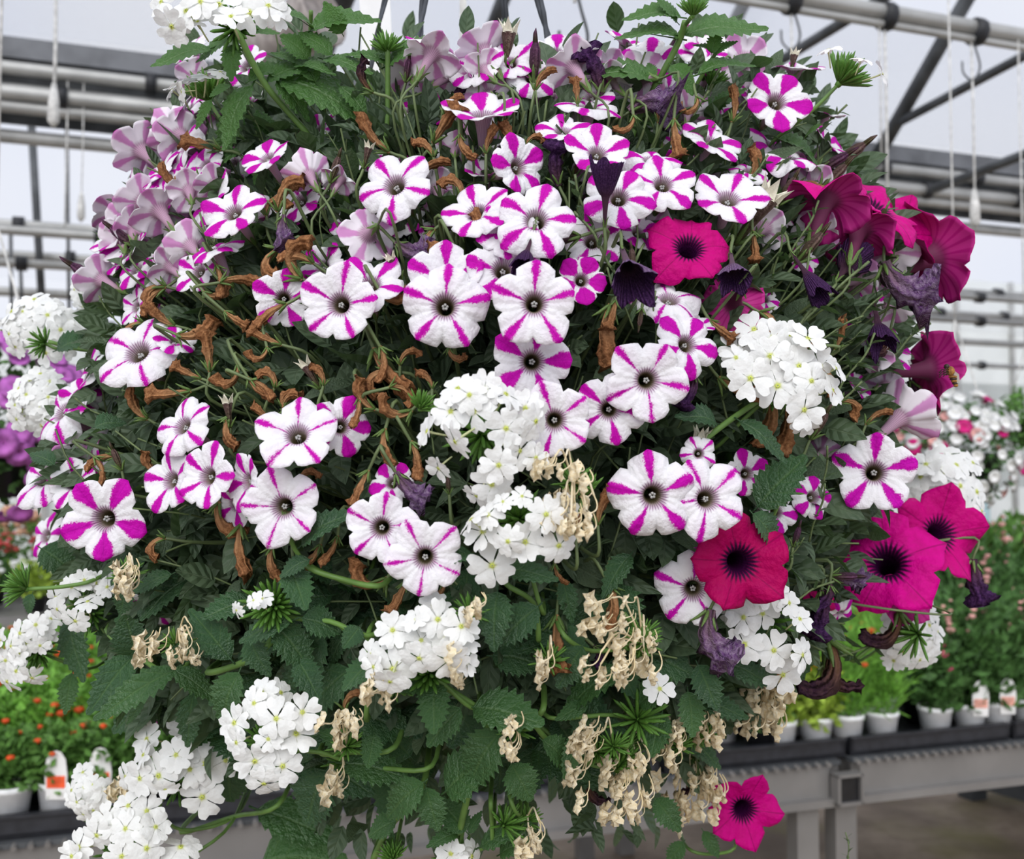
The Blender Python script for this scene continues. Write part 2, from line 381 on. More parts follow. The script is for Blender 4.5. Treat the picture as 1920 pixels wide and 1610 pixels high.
# hooks and strings that hang from the pipes
def hook_string(px, y0, y1, t, label, tassel=True, hook=True, r=.0035):
    A = on_plane(px, y0, uvz(0, t, 0), V); Bz = on_plane(px, y1, uvz(0, t, 0), V)
    o = empty('hanging_string', A, label, 'string', 'strings and hooks on the roof pipes')
    b = MB(); b.tube([Vector((0, 0, 0)), Vector((.002, 0, (Bz.z - A.z) * .5)), Vector((0, 0, Bz.z - A.z))], r, 6); obj('cord', b.me('cord', M_STRING), o)
    if tassel:
        b = MB(); L = -(A.z - Bz.z); b.tube([Vector((0, 0, L + .10)), Vector((0, 0, L + .04)), Vector((0, 0, L - .02)), Vector((0, 0, L - .04))], [.008, .018, .02, .006], 8); obj('tassel', b.me('tassel', M_STRING), o)
    if hook:
        pts = curve([Vector((0, 0, .02)), Vector((.015, 0, -.04)), Vector((.03, 0, -.11)), Vector((.005, 0, -.16)), Vector((-.03, 0, -.135)), Vector((-.035, 0, -.09))], 5)
        b = MB(); b.tube(pts, .004, 6); obj('hook', b.me('hook', M_DARK), o)
hook_string(105, -10, 215, tN + .6, 'white hanging string with a thick plug end, upper left by the roof sheet', True, False, .006)
hook_string(127, 150, 430, tG - .02, 'thin dangling string under the rolled curtain, nearest the left edge', False, False)
hook_string(157, 150, 400, tG - .02, 'thin white dangling string with small end under the left curtain', True, False, .003)
hook_string(1483, 8, 250, tN, 'first hook and string from the middle on the upper right pipe', False, True)
hook_string(1658, 30, 395, tN, 'second string on the upper right pipe, long without hook', False, False, .005)
hook_string(1648, 30, 300, tN, 'slim second strand beside the long string on the upper right pipe', False, False, .003)
hook_string(1821, 70, 405, tN, 'long string with open hook and pale tassel at the far right', True, True, .004)
hook_string(1077, -15, 5, 2.2, 'small wire hook hanging above the basket at the top edge', False, True)

fc = at(548, 62, 3.2); fan = empty('circulation_fan', fc, 'beige grey round fan housing hanging behind the top left leaves', 'fan')
b = MB(); b.lathe([(.001, -.13), (.075, -.13), (.085, -.10), (.085, .08), (.10, .12), (.095, .13), (.075, .10), (.001, .10)], 24); obj('housing', b.me('housing', plain('fan_housing', (.34, .30, .28), .5)), fan, Matrix.Rotation(1.25, 4, 'Y') @ Matrix.Rotation(.5, 4, 'X'))
b = MB(); b.tube([Vector((0, 0, .08)), Vector((0, 0, 1.2))], .012, 8); obj('mount', b.me('mount', M_DARK), fan)
# ------------------------------------------------------------------ bench, trays and potted plants
OB = on_plane(960, 1462, Vector((0, 0, .78)), ZZ)
def bn(s, t, z): return OB + U * s + V * t + ZZ * (z - .78)
def s_at(px, t=0.0):
    q = on_plane(px, 900, bn(0, t, .8), V); return (q - OB).dot(U)
J = s_at(1570)
def bench(s0, s1, depth, label, legs, o0=0.0, ztop=.74, nstud=0):
    base = bn(s0, o0, 0); root = empty('plant_bench', base, label, 'bench')
    def part(name, b, m): return obj(name, b.me(name, m, False), root, Matrix.Translation(-base))
    b = MB(); b.box(bn(s0, o0, ztop - .085), U * (s1 - s0), V * .03, ZZ * .085); b.box(bn(s0, o0 - .025, ztop - .105), U * (s1 - s0), V * .06, ZZ * .02); part('front_rail', b, M_ALU)
    b = MB(); b.box(bn(s0, o0 + depth, ztop - .09), U * (s1 - s0), V * .03, ZZ * .09); part('back_rail', b, M_ALU)
    for sx in (s0, s1 - .03):
        b = MB(); b.box(bn(sx, o0, ztop - .09), U * .03, V * depth, ZZ * .09); part('end_rail', b, M_ALU)
    b = MB(); b.box(bn(s0, o0 - .01, ztop), U * (s1 - s0), V * (depth + .03), ZZ * .012); part('bench_top', b, M_DARK)
    for sx, tx in legs:
        b = MB(); b.box(bn(sx, tx, 0), U * .066, V * .05, ZZ * (ztop - .105)); part('leg', b, M_ALU)
    if nstud:
        b = MB()
        for i in range(nstud):
            s = s0 + .01 + (s1 - s0 - .02) * i / nstud
            b.tube([bn(s, o0 - .022, ztop + .004), bn(s, o0 - .004, ztop + .007)], .0062, 8)
        prop(part('mesh_edge', b, M_ALU), kind='stuff')
    return root
bench(-2.2, J - .01, 1.7, 'grey metal plant bench running along the left below the basket', ((s_at(1487), .0), (s_at(640), .0), (s_at(640), 1.5), (s_at(1487), 1.5)), nstud=96)
bench(J + .03, J + 2.6, 1.7, 'grey metal plant bench joined on at the lower right', ((s_at(1558), .0), (J + 2.3, .0), (J + .035, 1.5)), nstud=80)
jb = bn(s_at(1545), -.045, .640); jo = empty('joint_bracket', jb, 'square metal tube end with a dark hollow where the two benches meet', 'bracket')
b = MB(); wj = s_at(1592) - s_at(1545)
for o_, a_, c_ in ((Vector(), U * wj, ZZ * .008), (ZZ * .074, U * wj, ZZ * .008), (Vector(), U * .008, ZZ * .08), (U * (wj - .008), U * .008, ZZ * .08)): b.box(o_, a_, V * .035, c_)
obj('tube_end', b.me('tube_end', M_ALU, False), jo); b = MB(); b.box(U * .008 + ZZ * .008 + V * .012, U * (wj - .016), V * .004, ZZ * .066); obj('hollow', b.me('hollow', M_BLACK, False), jo)  # black plate stands in for the shade inside the open tube
# a low dark stand on the floor behind, at the right edge
ls = on_plane(1822, 1502, Vector(), ZZ); lo = empty('low_stand', ls, 'low dark stand on the floor under the right bench', 'stand')
b = MB(); b.box(ZZ * .07, U * .9, V * .10, ZZ * .085); obj('top_beam', b.me('top_beam', M_DARK, False), lo)
b = MB(); b.box(ZZ * .07, U * .16, V * -1.5 + U * .25, ZZ * .085); obj('side_beam', b.me('side_beam', M_DARK, False), lo)
for q in (Vector(), U * .8, V * -1.3 + U * .22): b = MB(); b.box(q, U * .09, V * .09, ZZ * .07); obj('leg', b.me('leg', M_DARK, False), lo)
for i in range(-4, 4):
    s0 = J + .04 + i * .56
    b = MB(); ox = bn(s0, .015, .752)
    b.box(ox, U * .54, V * .5, ZZ * .012); b.box(ox, U * .54, V * .012, ZZ * .045); b.box(ox + V * .49, U * .54, V * .012, ZZ * .045); b.box(ox, U * .012, V * .5, ZZ * .045); b.box(ox + U * .53, U * .012, V * .5, ZZ * .045)
    b.box(ox + ZZ * .045 - V * .01, U * .54, V * .02, ZZ * .006)
    prop(obj('plant_tray', b.me('plant_tray', M_TRAY, False)), 'black plastic tray on the bench edge, %s in the row from the left' % ['first', 'second', 'third', 'fourth', 'fifth', 'sixth', 'seventh', 'eighth'][i + 4], 'tray', 'black trays on the benches')

def bush_me(name, rx, rz, n, ls, lw, m, rng, upright=0.0):
    b = MB()
    for i in range(n):
        while True:
            p = Vector((rng.uniform(-1, 1), rng.uniform(-1, 1), rng.uniform(0, 1)))
            if p.x ** 2 + p.y ** 2 + (p.z - .35) ** 2 * 1.6 < 1: break
        p = Vector((p.x * rx * (.6 + .4 * p.z), p.y * rx * (.6 + .4 * p.z), p.z * rz))
        d = Vector((rng.gauss(p.x / rx, .6), rng.gauss(p.y / rx, .6), rng.gauss(.3 + upright, .5))).normalized(); sd = d.cross(Vector((rng.gauss(0, 1), rng.gauss(0, 1), rng.gauss(0, 1)))).normalized()
        L = ls * rng.uniform(.6, 1.3); W = lw * rng.uniform(.7, 1.2)
        b.add([p, p + d * L * .5 + sd * W, p + d * L, p + d * L * .5 - sd * W], [(0, 1, 2, 3)])
    return b.me(name, m, False)
def blooms_me(name, rx, rz, n, r, m, rng, spike=False):
    b = MB()
    for i in range(n):
        a = rng.uniform(0, 2 * PI); q = math.sqrt(rng.random()) * .95
        p = Vector((math.cos(a) * q * rx, math.sin(a) * q * rx, rz * (rng.uniform(.7, 1.06) if not spike else rng.uniform(.65, 1.0)) * (1 - .2 * q * q)))
        for k2 in range(4 if spike else 1):
            c = p + Vector((rng.gauss(0, r * .5), rng.gauss(0, r * .5), k2 * r * 1.5)) if spike else p
            rr = r * (1 - .15 * k2) * rng.uniform(.8, 1.2)
            b.lathe([(rr * .3, -rr * .6), (rr, 0), (rr * .75, rr * .5), (rr * .05, rr * .65)], 7, 0, c)
    return b.me(name, m)
rb = random.Random(3)
def greenmat(n, c): return plain(n, c, .6, .25, .3, 0, .45, 60)
M_G1 = greenmat('bright_bedding_green', (.17, .38, .055)); M_G2 = greenmat('mid_bedding_green', (.12, .26, .055)); M_G3 = greenmat('deep_bedding_green', (.075, .17, .045)); M_G4 = greenmat('lime_green', (.32, .45, .06))
M_OR = plain('orange_bloom', (.80, .10, .02), .6, .2); M_YE = plain('yellow_bloom', (.85, .48, .02), .6, .2); M_PK = plain('pink_bloom', (.80, .08, .22), .6, .2); M_PALE = plain('pale_pink_bloom', (.80, .42, .38), .6, .2)
M_PUR = plain('purple_bloom', (.56, .16, .56), .6, .25); M_WH = plain('white_bloom', (.86, .86, .80), .6, .2); M_PEACH = plain('peach_bloom', (.72, .42, .28), .6, .2); M_RED = plain('red_bloom', (.62, .08, .08), .6, .2); M_MGB = plain('magenta_bloom', (.60, .01, .19), .6, .2)
KINDS = {
 'orange': dict(r=.085, h=.17, g=M_G1, n=520, ls=.030, lw=.008, bl=(M_OR, 8, .011, False)),
 'orange2': dict(r=.085, h=.15, g=M_G2, n=520, ls=.028, lw=.008, bl=(M_OR, 4, .010, False)),
 'yellow': dict(r=.08, h=.17, g=M_G2, n=400, ls=.035, lw=.012, bl=(M_YE, 6, .013, False)),
 'lime': dict(r=.08, h=.16, g=M_G4, n=350, ls=.04, lw=.012, bl=(M_OR, 3, .012, False)),
 'feather': dict(r=.085, h=.24, g=M_G1, n=700, ls=.06, lw=.003, bl=(M_OR, 4, .012, False), up=.8),
 'celosia': dict(r=.08, h=.19, g=M_G3, n=420, ls=.045, lw=.012, bl=(M_PK, 6, .018, False), up=.2),
 'snap': dict(r=.09, h=.34, g=M_G2, n=560, ls=.045, lw=.010, bl=(M_PALE, 7, .013, True), up=.5),
 'snapdeep': dict(r=.09, h=.30, g=M_G3, n=560, ls=.045, lw=.010, bl=(M_PALE, 4, .012, True), up=.5),
}
def pot_me(m):
    b = MB(); b.lathe([(.001, 0), (.036, 0), (.046, .075), (.049, .076), (.049, .088), (.045, .088), (.044, .078), (.001, .076)], 20); return b.me('pot', m)
POT_W = pot_me(M_POT); POT_B = pot_me(M_BLACK)
b = MB(); b.lathe([(.044, .070), (.03, .078), (.001, .080)], 16); SOIL = b.me('soil', M_SOIL)
def tag_me(band):
    b = MB(); pr = [(-.021, 0), (.021, 0), (.024, .05), (.02, .085), (.01, .1), (0, .103), (-.01, .1), (-.02, .085), (-.024, .05)]
    b.add([Vector((x, -.001, z)) for x, z in pr] + [Vector((x, .001, z)) for x, z in pr], [tuple(range(9)), tuple(range(17, 8, -1))] + [(i, i + 9, (i + 1) % 9 + 9, (i + 1) % 9) for i in range(9)])
    b2 = MB(); b2.box(Vector((-.0195, -.0018, .024)), Vector((.039, 0, 0)), Vector((0, .0008, 0)), Vector((0, 0, .026)))
    return b.me('tag', M_TAG, False), b2.me('printed_band', band, False)
TAG_O = tag_me(M_TAGR); TAG_P = tag_me(M_TAGP)
VAR = {}
for kx, d in KINDS.items():
    VAR[kx] = [(bush_me('foliage', d['r'], d['h'], d['n'], d['ls'], d['lw'], d['g'], rb, d.get('up', 0)), blooms_me('blossoms', d['r'], d['h'], d['bl'][1], d['bl'][2], d['bl'][0], rb, d['bl'][3])) for _ in range(3)]
LAB = {
 'orange': 'bright green bedding plant with small orange red flowers among its like on the left bench',
 'orange2': 'green bedding plant with few orange flowers, in the front row of the left bench',
 'yellow': 'dark green potted plant with small yellow flowers on the bench behind the basket',
 'lime': 'lime green potted plant with orange flowers on the bench, right of the basket',
 'feather': 'feathery bright green potted plant on the right half of the bench',
 'celosia': 'potted plant with round pink flower heads near the bench edge',
 'snap': 'tall potted plant with pale pink flower spikes at the right of the bench',
 'snapdeep': 'deep green tall potted plant with few pale pink flowers on the right bench'}
GRP = {'orange': 'orange bedding plants', 'orange2': 'front row of orange bedding plants', 'yellow': 'yellow bedding plants', 'lime': 'lime bedding plants', 'feather': 'feathery bedding plants', 'celosia': 'pink headed plants', 'snap': 'pink flower spike plants', 'snapdeep': 'deep green spike plants'}
def potted(px, t, kind, white=True, tag=None, label=None, scale=1.0, z=.766, zpot=0.0):
    q = on_plane(px, 900, bn(0, t, .8), V); p = Vector((q.x, q.y, z))
    o = empty('potted_plant', p, label or LAB[kind], 'potted plant', GRP[kind]); o.rotation_euler.z = 0
    obj('pot', POT_W if white else POT_B, o); obj('soil', SOIL, o)
    f, bl = rb.choice(VAR[kind]); rot = Matrix.Translation((0, 0, .07)) @ Matrix.Rotation(rb.uniform(0, 6.28), 4, 'Z') @ Matrix.Scale(scale * rb.uniform(.9, 1.1), 4)
    fo = obj('foliage', f, o, rot); obj('blossoms', bl, o, rot)
    if tag:
        tg = obj('plant_tag', tag[0], o, Matrix.Translation((.012, -.05, .06)) @ Matrix.Rotation(.05, 4, 'X')); obj('printed_band', tag[1], tg)
    return o
# front row, left and right (pixel column, kind, white pot?, tag)
for px, kind, wh, tag, lab in (
  (-40, 'orange2', True, None, 'leftmost green plant at the front edge of the left bench, cut off by the frame'), (30, 'orange2', True, None, 'green plant in a white pot at the left bench edge, no tag'), (125, 'orange2', True, TAG_O, 'green plant with a white tag banded orange in a white pot, left bench'), (205, 'orange2', True, TAG_O, 'green plant with a red banded tag behind the cream dried cluster, left bench'), (290, 'orange2', False, None, 'green plant in a black pot behind the white verbena, second right of the tag'), (370, 'orange2', False, None, 'green plant in a black pot at the front edge, farthest from the left frame edge'), (1420, 'yellow', False, None, 'yellow flowered plant in a black pot at the front bench edge beside the basket'),
  (1455, 'lime', True, None, 'lime green plant in a white pot half hidden by the dried cream blooms'), (1522, 'lime', True, None, 'potted lime plant in the first fully seen white pot right of the basket'), (1580, 'feather', True, None, 'feathery green plant in a plain white pot under the purple curled blooms'),
  (1645, 'feather', True, None, 'feathery green plant in a soil stained white pot, third pot from the basket'), (1745, 'celosia', True, None, 'plant with round pink flower heads over the bench edge'), (1808, 'snapdeep', True, TAG_P, 'plant with a narrow turned white tag, left of the arched tag'), (1858, 'snapdeep', True, TAG_P, 'plant with an arched white tag and pink label patch in a white pot'), (1915, 'snapdeep', True, TAG_P, 'plant in a white pot cut off by the right edge')):
    potted(px, .07, kind, wh, tag, lab)
ORD = ['first', 'second', 'third', 'fourth', 'fifth', 'sixth', 'seventh', 'eighth', 'ninth', 'tenth', 'eleventh', 'twelfth', 'thirteenth', 'fourteenth', 'fifteenth', 'sixteenth']
SHORT = {'orange': 'orange flowered green bedding plant', 'yellow': 'yellow flowered potted plant', 'lime': 'lime green potted plant', 'feather': 'feathery green potted plant', 'snap': 'tall plant with pale pink spikes', 'snapdeep': 'deep green plant with few pink spikes'}
for row in range(1, 9):
    seen_n = {}
    t = .07 + row * .17
    for px in range(-60, 2020, 78 - row * 4):
        x = px + rb.uniform(-8, 8)
        if x < 470: kind = 'orange'
        elif x < 980: continue
        elif x < 1300:
            if row % 2: continue
            kind = 'yellow'
        elif x < 1520: kind = rb.choice(['yellow', 'lime', 'lime'])
        elif x < 1710: kind = 'feather' if row < 4 else 'lime'
        else: kind = 'snapdeep' if row < 4 else 'snap'
        if row > 5 and 330 < x < 1650: continue
        seen_n[kind] = seen_n.get(kind, 0) + 1
        potted(x, t, kind, rb.random() < .5, None, '%s, %s from the left in the %s bench row' % (SHORT[kind], ORD[seen_n[kind] - 1], ORD[row]), 1.0 + (.10 * row if x > 1710 and row < 5 else 0))
# farther, higher bench at the left with white, peach and red plants
bz = .95; fb = on_plane(60, 1150, Vector((0, 0, bz)), ZZ)
b = MB(); b.box(fb - U * 2.2 + ZZ * -.06, U * 3.4, V * 1.3, ZZ * .05)
fbo = empty('display_bench', Vector((fb.x, fb.y, 0)), 'raised grey plant bench farther back at the left edge', 'bench')
obj('bench_top', b.me('bench_top', M_ALU, False), fbo, Matrix.Translation(-fbo.location))
for ds, dt in ((-2.1, .05), (1.1, .05), (-2.1, 1.2), (1.1, 1.2)):
    b = MB(); b.box(Vector((fb.x, fb.y, 0)) + U * ds + V * dt, U * .05, V * .05, ZZ * (bz - .06)); obj('leg', b.me('leg', M_ALU, False), fbo, Matrix.Translation(-fbo.location))
for nm, mb_, gm, n, r_, row, hh in (('white', M_WH, M_G4, 26, .016, 0, .16), ('red', M_RED, M_G3, 30, .018, 1, .26), ('peach', M_PEACH, M_G2, 46, .022, 2, .36)):
    vs = [(bush_me('foliage', .12, hh, 300, .04, .014, gm, rb), blooms_me('blossoms', .125, hh, n, r_, mb_, rb)) for _ in range(2)]
    for i in range(-5, 4):
        p = Vector((fb.x, fb.y, bz - .01)) + U * (i * .25 + .05 * row) + V * (.15 + row * .35)
        o = empty('potted_plant', p, {'white': 'creamy white flowered plant, %s in the front row of the raised left bench', 'red': 'dusty red flowered plant, %s in the middle row of the raised left bench', 'peach': 'peach flowered plant, %s in the back row of the raised left bench'}[nm] % ORD[i + 5], 'potted plant', nm + ' plants on the far left bench')
        obj('pot', POT_B, o); rot = Matrix.Translation((0, 0, .06)) @ Matrix.Rotation(rb.uniform(0, 6), 4, 'Z'); f, bl = rb.choice(vs); obj('foliage', f, o, rot); obj('blossoms', bl, o, rot)
# other hanging baskets in the distance
def far_basket(px, py, Z, rpx, label, gm, blooms, top=6.0, ls=.03):
    c = at(px, py, Z); r = rpx * Z / F_PX
    o = empty('hanging_basket', c, label, 'hanging basket')
    b = MB(); b.lathe([(.001, -.75 * r), (.5 * r, -.75 * r), (.66 * r, -.1 * r), (.7 * r, -.1 * r), (.68 * r, -.05 * r), (.001, -.1 * r)], 20); obj('pot', b.me('pot', M_BLACK), o)
    b = MB()
    for i in range(900):
        d = Vector((rb.gauss(0, 1), rb.gauss(0, 1), rb.gauss(0, 1))).normalized() * r * rb.uniform(.6, .97); d.z *= .95
        a = Vector((rb.gauss(0, 1), rb.gauss(0, 1), rb.gauss(0, 1))).normalized(); s_ = a.orthogonal().normalized(); L = ls * rb.uniform(.6, 1.2)
        b.add([d, d + a * L * .5 + s_ * L * .3, d + a * L, d + a * L * .5 - s_ * L * .3], [(0, 1, 2, 3)])
    obj('foliage', b.me('foliage', gm, False), o)
    for mt, n, br, nm in blooms:
        b = MB(); b.lathe([(br * .15, -br * .7), (br * .35, -.1 * br), (br, .12 * br), (br * .5, .0), (.001, -.3 * br)], 10); me_ = b.me('blossom', mt)
        for i in range(n):
            d = Vector((rb.gauss(0, 1), rb.gauss(0, 1) - .4, rb.gauss(0, .8) + .35)).normalized()
            obj('blossom', me_, o, frame(d * r * rb.uniform(.95, 1.05), (d + Vector((0, -.5, .2))), 0, rb.uniform(.8, 1.2)))
    for a in (0, 2.1, 4.2):
        b = MB(); b.tube([Vector((math.cos(a) * .66 * r, math.sin(a) * .66 * r, 0)), Vector((0, 0, r * 2.2))], .0025, 5); obj('hanger_wire', b.me('hanger_wire', M_STRING), o)
    b = MB(); b.tube([Vector((0, 0, r * 2.2)), Vector((0, 0, 3.16 - c.z))], .003, 5); obj('hanger_string', b.me('hanger_string', M_STRING), o)
far_basket(1795, 845, 3.4, 112, 'distant hanging basket of white and magenta flowers beside the right edge', M_G3, ((M_WH, 120, .021, 'white'), (M_MGB, 16, .027, 'magenta'), (M_PALE, 20, .02, 'pink')))
far_basket(1925, 785, 3.9, 62, 'distant round green fern basket cut off by the right edge', M_G2, ())
far_basket(-15, 800, 2.3, 175, 'distant hanging basket of mauve flowers at the left edge', M_G3, ((M_PUR, 110, .026, 'mauve'),))

# ------------------------------------------------------------------ the hanging basket in front
XC, YC, ZC, DEP = 930, 760, 1.03, .30
SIL = [(0, 420, 1300), (60, 330, 1330), (120, 330, 1500), (200, 320, 1540), (300, 280, 1590), (400, 230, 1660), (500, 190, 1720), (600, 180, 1690), (700, 170, 1680), (800, 110, 1660), (900, 90, 1650), (1000, 130, 1640), (1100, 150, 1600), (1200, 200, 1540), (1300, 240, 1420), (1400, 330, 1330), (1500, 520, 1280), (1610, 600, 1240)]
def lr(y):
    y = max(0, min(1609, y))
    for i in range(len(SIL) - 1):
        a, b_ = SIL[i], SIL[i + 1]
        if a[0] <= y <= b_[0]:
            t = (y - a[0]) / (b_[0] - a[0]); return a[1] + (b_[1] - a[1]) * t, a[2] + (b_[2] - a[2]) * t
def zs(x, y):
    l, r = lr(y); s = (x - (l + r) / 2) / ((r - l) / 2 * 1.06); t = (y - 820) / 900
    return ZC - DEP * math.sqrt(max(0.0, (1 - min(1, s * s)) * (1 - min(.9, t * t))))
CEN = at(XC, 800, ZC)

base_pot = at(900, 900, ZC)
root_b = empty('hanging_basket', base_pot, 'black plastic hanging pot with twisted dark cords, buried inside the flowers', 'hanging basket')
b = MB(); b.lathe([(.001, -.11), (.10, -.11), (.145, .085), (.158, .085), (.160, .11), (.150, .112), (.148, .09), (.001, .085)], 36)
obj('pot', b.me('pot', M_BLACK), root_b)
b = MB(); b.lathe([(.146, .085), (.08, .096), (.001, .10)], 24); obj('soil', b.me('soil', M_SOIL), root_b)
HUB = at(865, -420, ZC) - base_pot
for (px, py, ang, r) in ((722, 0, 3.5, .0024), (795, 0, 4.2, .0034), (1010, 0, 5.6, .0034), (944, 0, 1.2, .003)):
    ang_p = Vector((math.cos(ang) * .15, math.sin(ang) * .15, .10))
    mid = at(px, py, ZC - .02) - base_pot
    pts = curve([ang_p, (ang_p + mid) * .5 + Vector((0, 0, 0)), mid, HUB], 14)
    b = MB()
    for st in (0, PI):
        a = [p + Vector((math.cos(i * .9 + st), math.sin(i * .9 + st), 0)) * r * .55 for i, p in enumerate(pts)]; b.tube(a, r * .7, 6)
    obj('hanger_cord', b.me('hanger_cord', M_ROPE), root_b)
b = MB(); A = at(868, -500, 1.35); Bq = at(868, 330, 1.35); b.box(A - base_pot + Vector((-.0042, 0, 0)), Vector((.0085, 0, 0)), Vector((0, .002, 0)), Bq - A)
obj('grey_strap', b.me('grey_strap', M_STRING, False), root_b)
b = MB(); A = at(700, -60, 1.25); Bq = at(712, 215, 1.25); b.box(A - base_pot + Vector((-.018, 0, 0)), Vector((.036, 0, 0)), Vector((0, .0015, 0)), Bq - A)
obj('plant_tag', b.me('plant_tag', M_TAG, False), root_b)

pet = empty('striped_petunia', base_pot + ZZ * .1, 'bushy petunia with white flowers striped in magenta, filling the big hanging pot', 'plant')
mag = empty('magenta_petunia', base_pot + ZZ * .1 + RT * .05, 'petunia with solid deep magenta flowers on the right side of the big hanging pot', 'plant')
ver = empty('white_verbena', base_pot + ZZ * .1 - RT * .05, 'trailing verbena with white flower clusters and toothed leaves hanging from the big pot', 'plant')
def rel(root, M): return Matrix.Translation(-root.location) @ M

# ---- petunia corolla variants
def corolla(name, rng, cup, ruf, mats, seg=12, thick=.016, lobe=1.0, point=0.0):
    nth = seg * 5
    tube = [(.055, -1.30, 0), (.085, -1.12, .05), (.10, -.85, .10), (.125, -.55, .15), (.165, -.28, .20), (.215, -.10, .26)]
    ph = [rng.uniform(0, 6.28) for _ in range(8)]; am = [rng.gauss(0, 1) for _ in range(8)]
    lob = [rng.uniform(.92, 1.06) for _ in range(5)]
    def pt(th, q):
        u = th / (2 * PI) * 5; a = u - math.floor(u + .5); k = int(math.floor(u + .5)) % 5
        e = abs(a)
        rm = (.925 + .058 * math.cos(2 * PI * a) - .13 * lobe * math.exp(-((.5 - e) / .045) ** 2) + (.02 + point) * math.exp(-(e / .045) ** 2) - .015 * math.exp(-((e - .13) / .06) ** 2)) * (1 + (lob[k] - 1) * math.cos(PI * e))
        rm += .010 * math.sin(9 * th + ph[6]) + .006 * math.sin(17 * th + ph[7])
        r = .27 + q * (rm - .27)
        rf = sum(am[j] * math.sin((j + 2) * th + ph[j]) / (1.4 + j * .4) for j in range(5)) * ruf * .11 + ruf * .06 * math.cos(2 * PI * u + .4) + ruf * .025 * math.sin(4 * PI * u + ph[5])
        z = -.02 + cup * q ** 1.7 * .5 + .10 * math.sin(q * 2.2) + rf * q ** 1.6 - .03 * math.exp(-(e / .05) ** 2) * q * (1 - .4 * q) - .02 * math.exp(-((.5 - e) / .04) ** 2) * q
        return Vector((r * math.cos(th), r * math.sin(th), z))
    qs = [.0, .08, .2, .35, .52, .7, .86, 1.0]
    rows = []
    for (r, z, v) in tube: rows.append([(Vector((r * math.cos(2 * PI * j / nth), r * math.sin(2 * PI * j / nth), z)), v) for j in range(nth)])
    for q in qs: rows.append([(pt(2 * PI * j / nth, q), .3 + .7 * q) for j in range(nth)])
    nr = len(rows); vs = []; uv = []
    for i, row in enumerate(rows):
        for j, (p, v) in enumerate(row): vs.append(p); uv.append((j / nth * 5, v))
    n0 = len(vs)
    for i, row in enumerate(rows):       # outer skin
        for j, (p, v) in enumerate(row):
            rr = math.hypot(p.x, p.y); k = max(0, min(1, (i - 3) / 4))
            vs.append(Vector((p.x * (1 + thick * (1 - k) / max(rr, .05)), p.y * (1 + thick * (1 - k) / max(rr, .05)), p.z - thick * k))); uv.append((j / nth * 5, v))
    fs = []; mi = []
    for i in range(nr - 1):
        for j in range(nth):
            a, b_, c, d = i * nth + j, i * nth + (j + 1) % nth, (i + 1) * nth + (j + 1) % nth, (i + 1) * nth + j
            fs.append((a, d, c, b_) if False else (a, b_, c, d)); mi.append(0)
            fs.append((n0 + d, n0 + c, n0 + b_, n0 + a)); mi.append(1)
    for j in range(nth):
        a, b_ = (nr - 1) * nth + j, (nr - 1) * nth + (j + 1) % nth; fs.append((a, b_, n0 + b_, n0 + a)); mi.append(0)
    # wrap of u at the seam: uv is per vertex, so give the last column its own copy of u by pingpong symmetry (u = 0 and u = 5 are the same midrib)
    return mesh(name, vs, fs, mats, mi, uv)
def fix_seam(me, nth=60):
    ul = me.uv_layers[0].data
    for p in me.polygons:
        us = [ul[l].uv[0] for l in p.loop_indices]
        if max(us) - min(us) > 2.5:
            for l in p.loop_indices:
                if ul[l].uv[0] < 1: ul[l].uv[0] += 5
rv = random.Random(11)
COR = [fix_seam(m) or m for m in [corolla('corolla', rv, c, r, (M_FACE, M_BACK)) for c, r in ((.05, .5), (-.15, .7), (.12, .6), (-.3, .9), (.25, .7), (-.05, .8), (-.45, 1.0), (.0, .6))]]
CORF = [fix_seam(m) or m for m in [corolla('corolla', rv, c, r, (M_FACE, M_BACK), point=.03) for c, r in ((-.7, 1.0), (.75, .8), (-.55, 1.3))]]
CORM = [fix_seam(m) or m for m in [corolla('corolla', rv, c, r, (M_MAG, M_MAGB), lobe=.95, point=.045) for c, r in ((.05, 1.0), (-.2, 1.4), (.15, 1.2), (-.5, 1.3))]]
CLOSED = corolla('corolla', rv, 2.2, .3, (M_FACE, M_BACK), lobe=1.3, point=.1); fix_seam(CLOSED)

b = MB()
for k in range(5):
    th = k * 2 * PI / 5; d = Vector((math.cos(th), math.sin(th), 0)); s_ = Vector((-d.y, d.x, 0))
    p0 = Vector((0, 0, -1.36)) + d * .05; pts = [p0, p0 + d * .06 + ZZ * .16, p0 + d * .10 + ZZ * .36, p0 + d * .2 + ZZ * .5]
    for i, wd in ((0, .035), (1, .05), (2, .045)):
        pass
    vs = []; 
    for p, wd in zip(pts, (.035, .055, .045, .012)): vs += [p + s_ * wd, p + d * .012, p - s_ * wd]
    b.add(vs, [(i * 3 + j, i * 3 + j + 1, i * 3 + j + 4, i * 3 + j + 3) for i in range(3) for j in range(2)])
b.lathe([(.001, -1.42), (.05, -1.40), (.075, -1.32), (.06, -1.24)], 10)
CALYX = b.me('calyx', M_CALYX)
b = MB()
for k in range(5):
    th = k * 1.26; p = Vector((math.cos(th) * .045, math.sin(th) * .045, -.16 + .03 * (k % 2)))
    b.lathe([(.001, -.035), (.03, -.015), (.034, .01), (.015, .035), (.001, .04)], 7, 0, p); b.tube([p - ZZ * .5, p - ZZ * .02], .006, 4)
ANTH = b.me('stamens', M_ANTH)

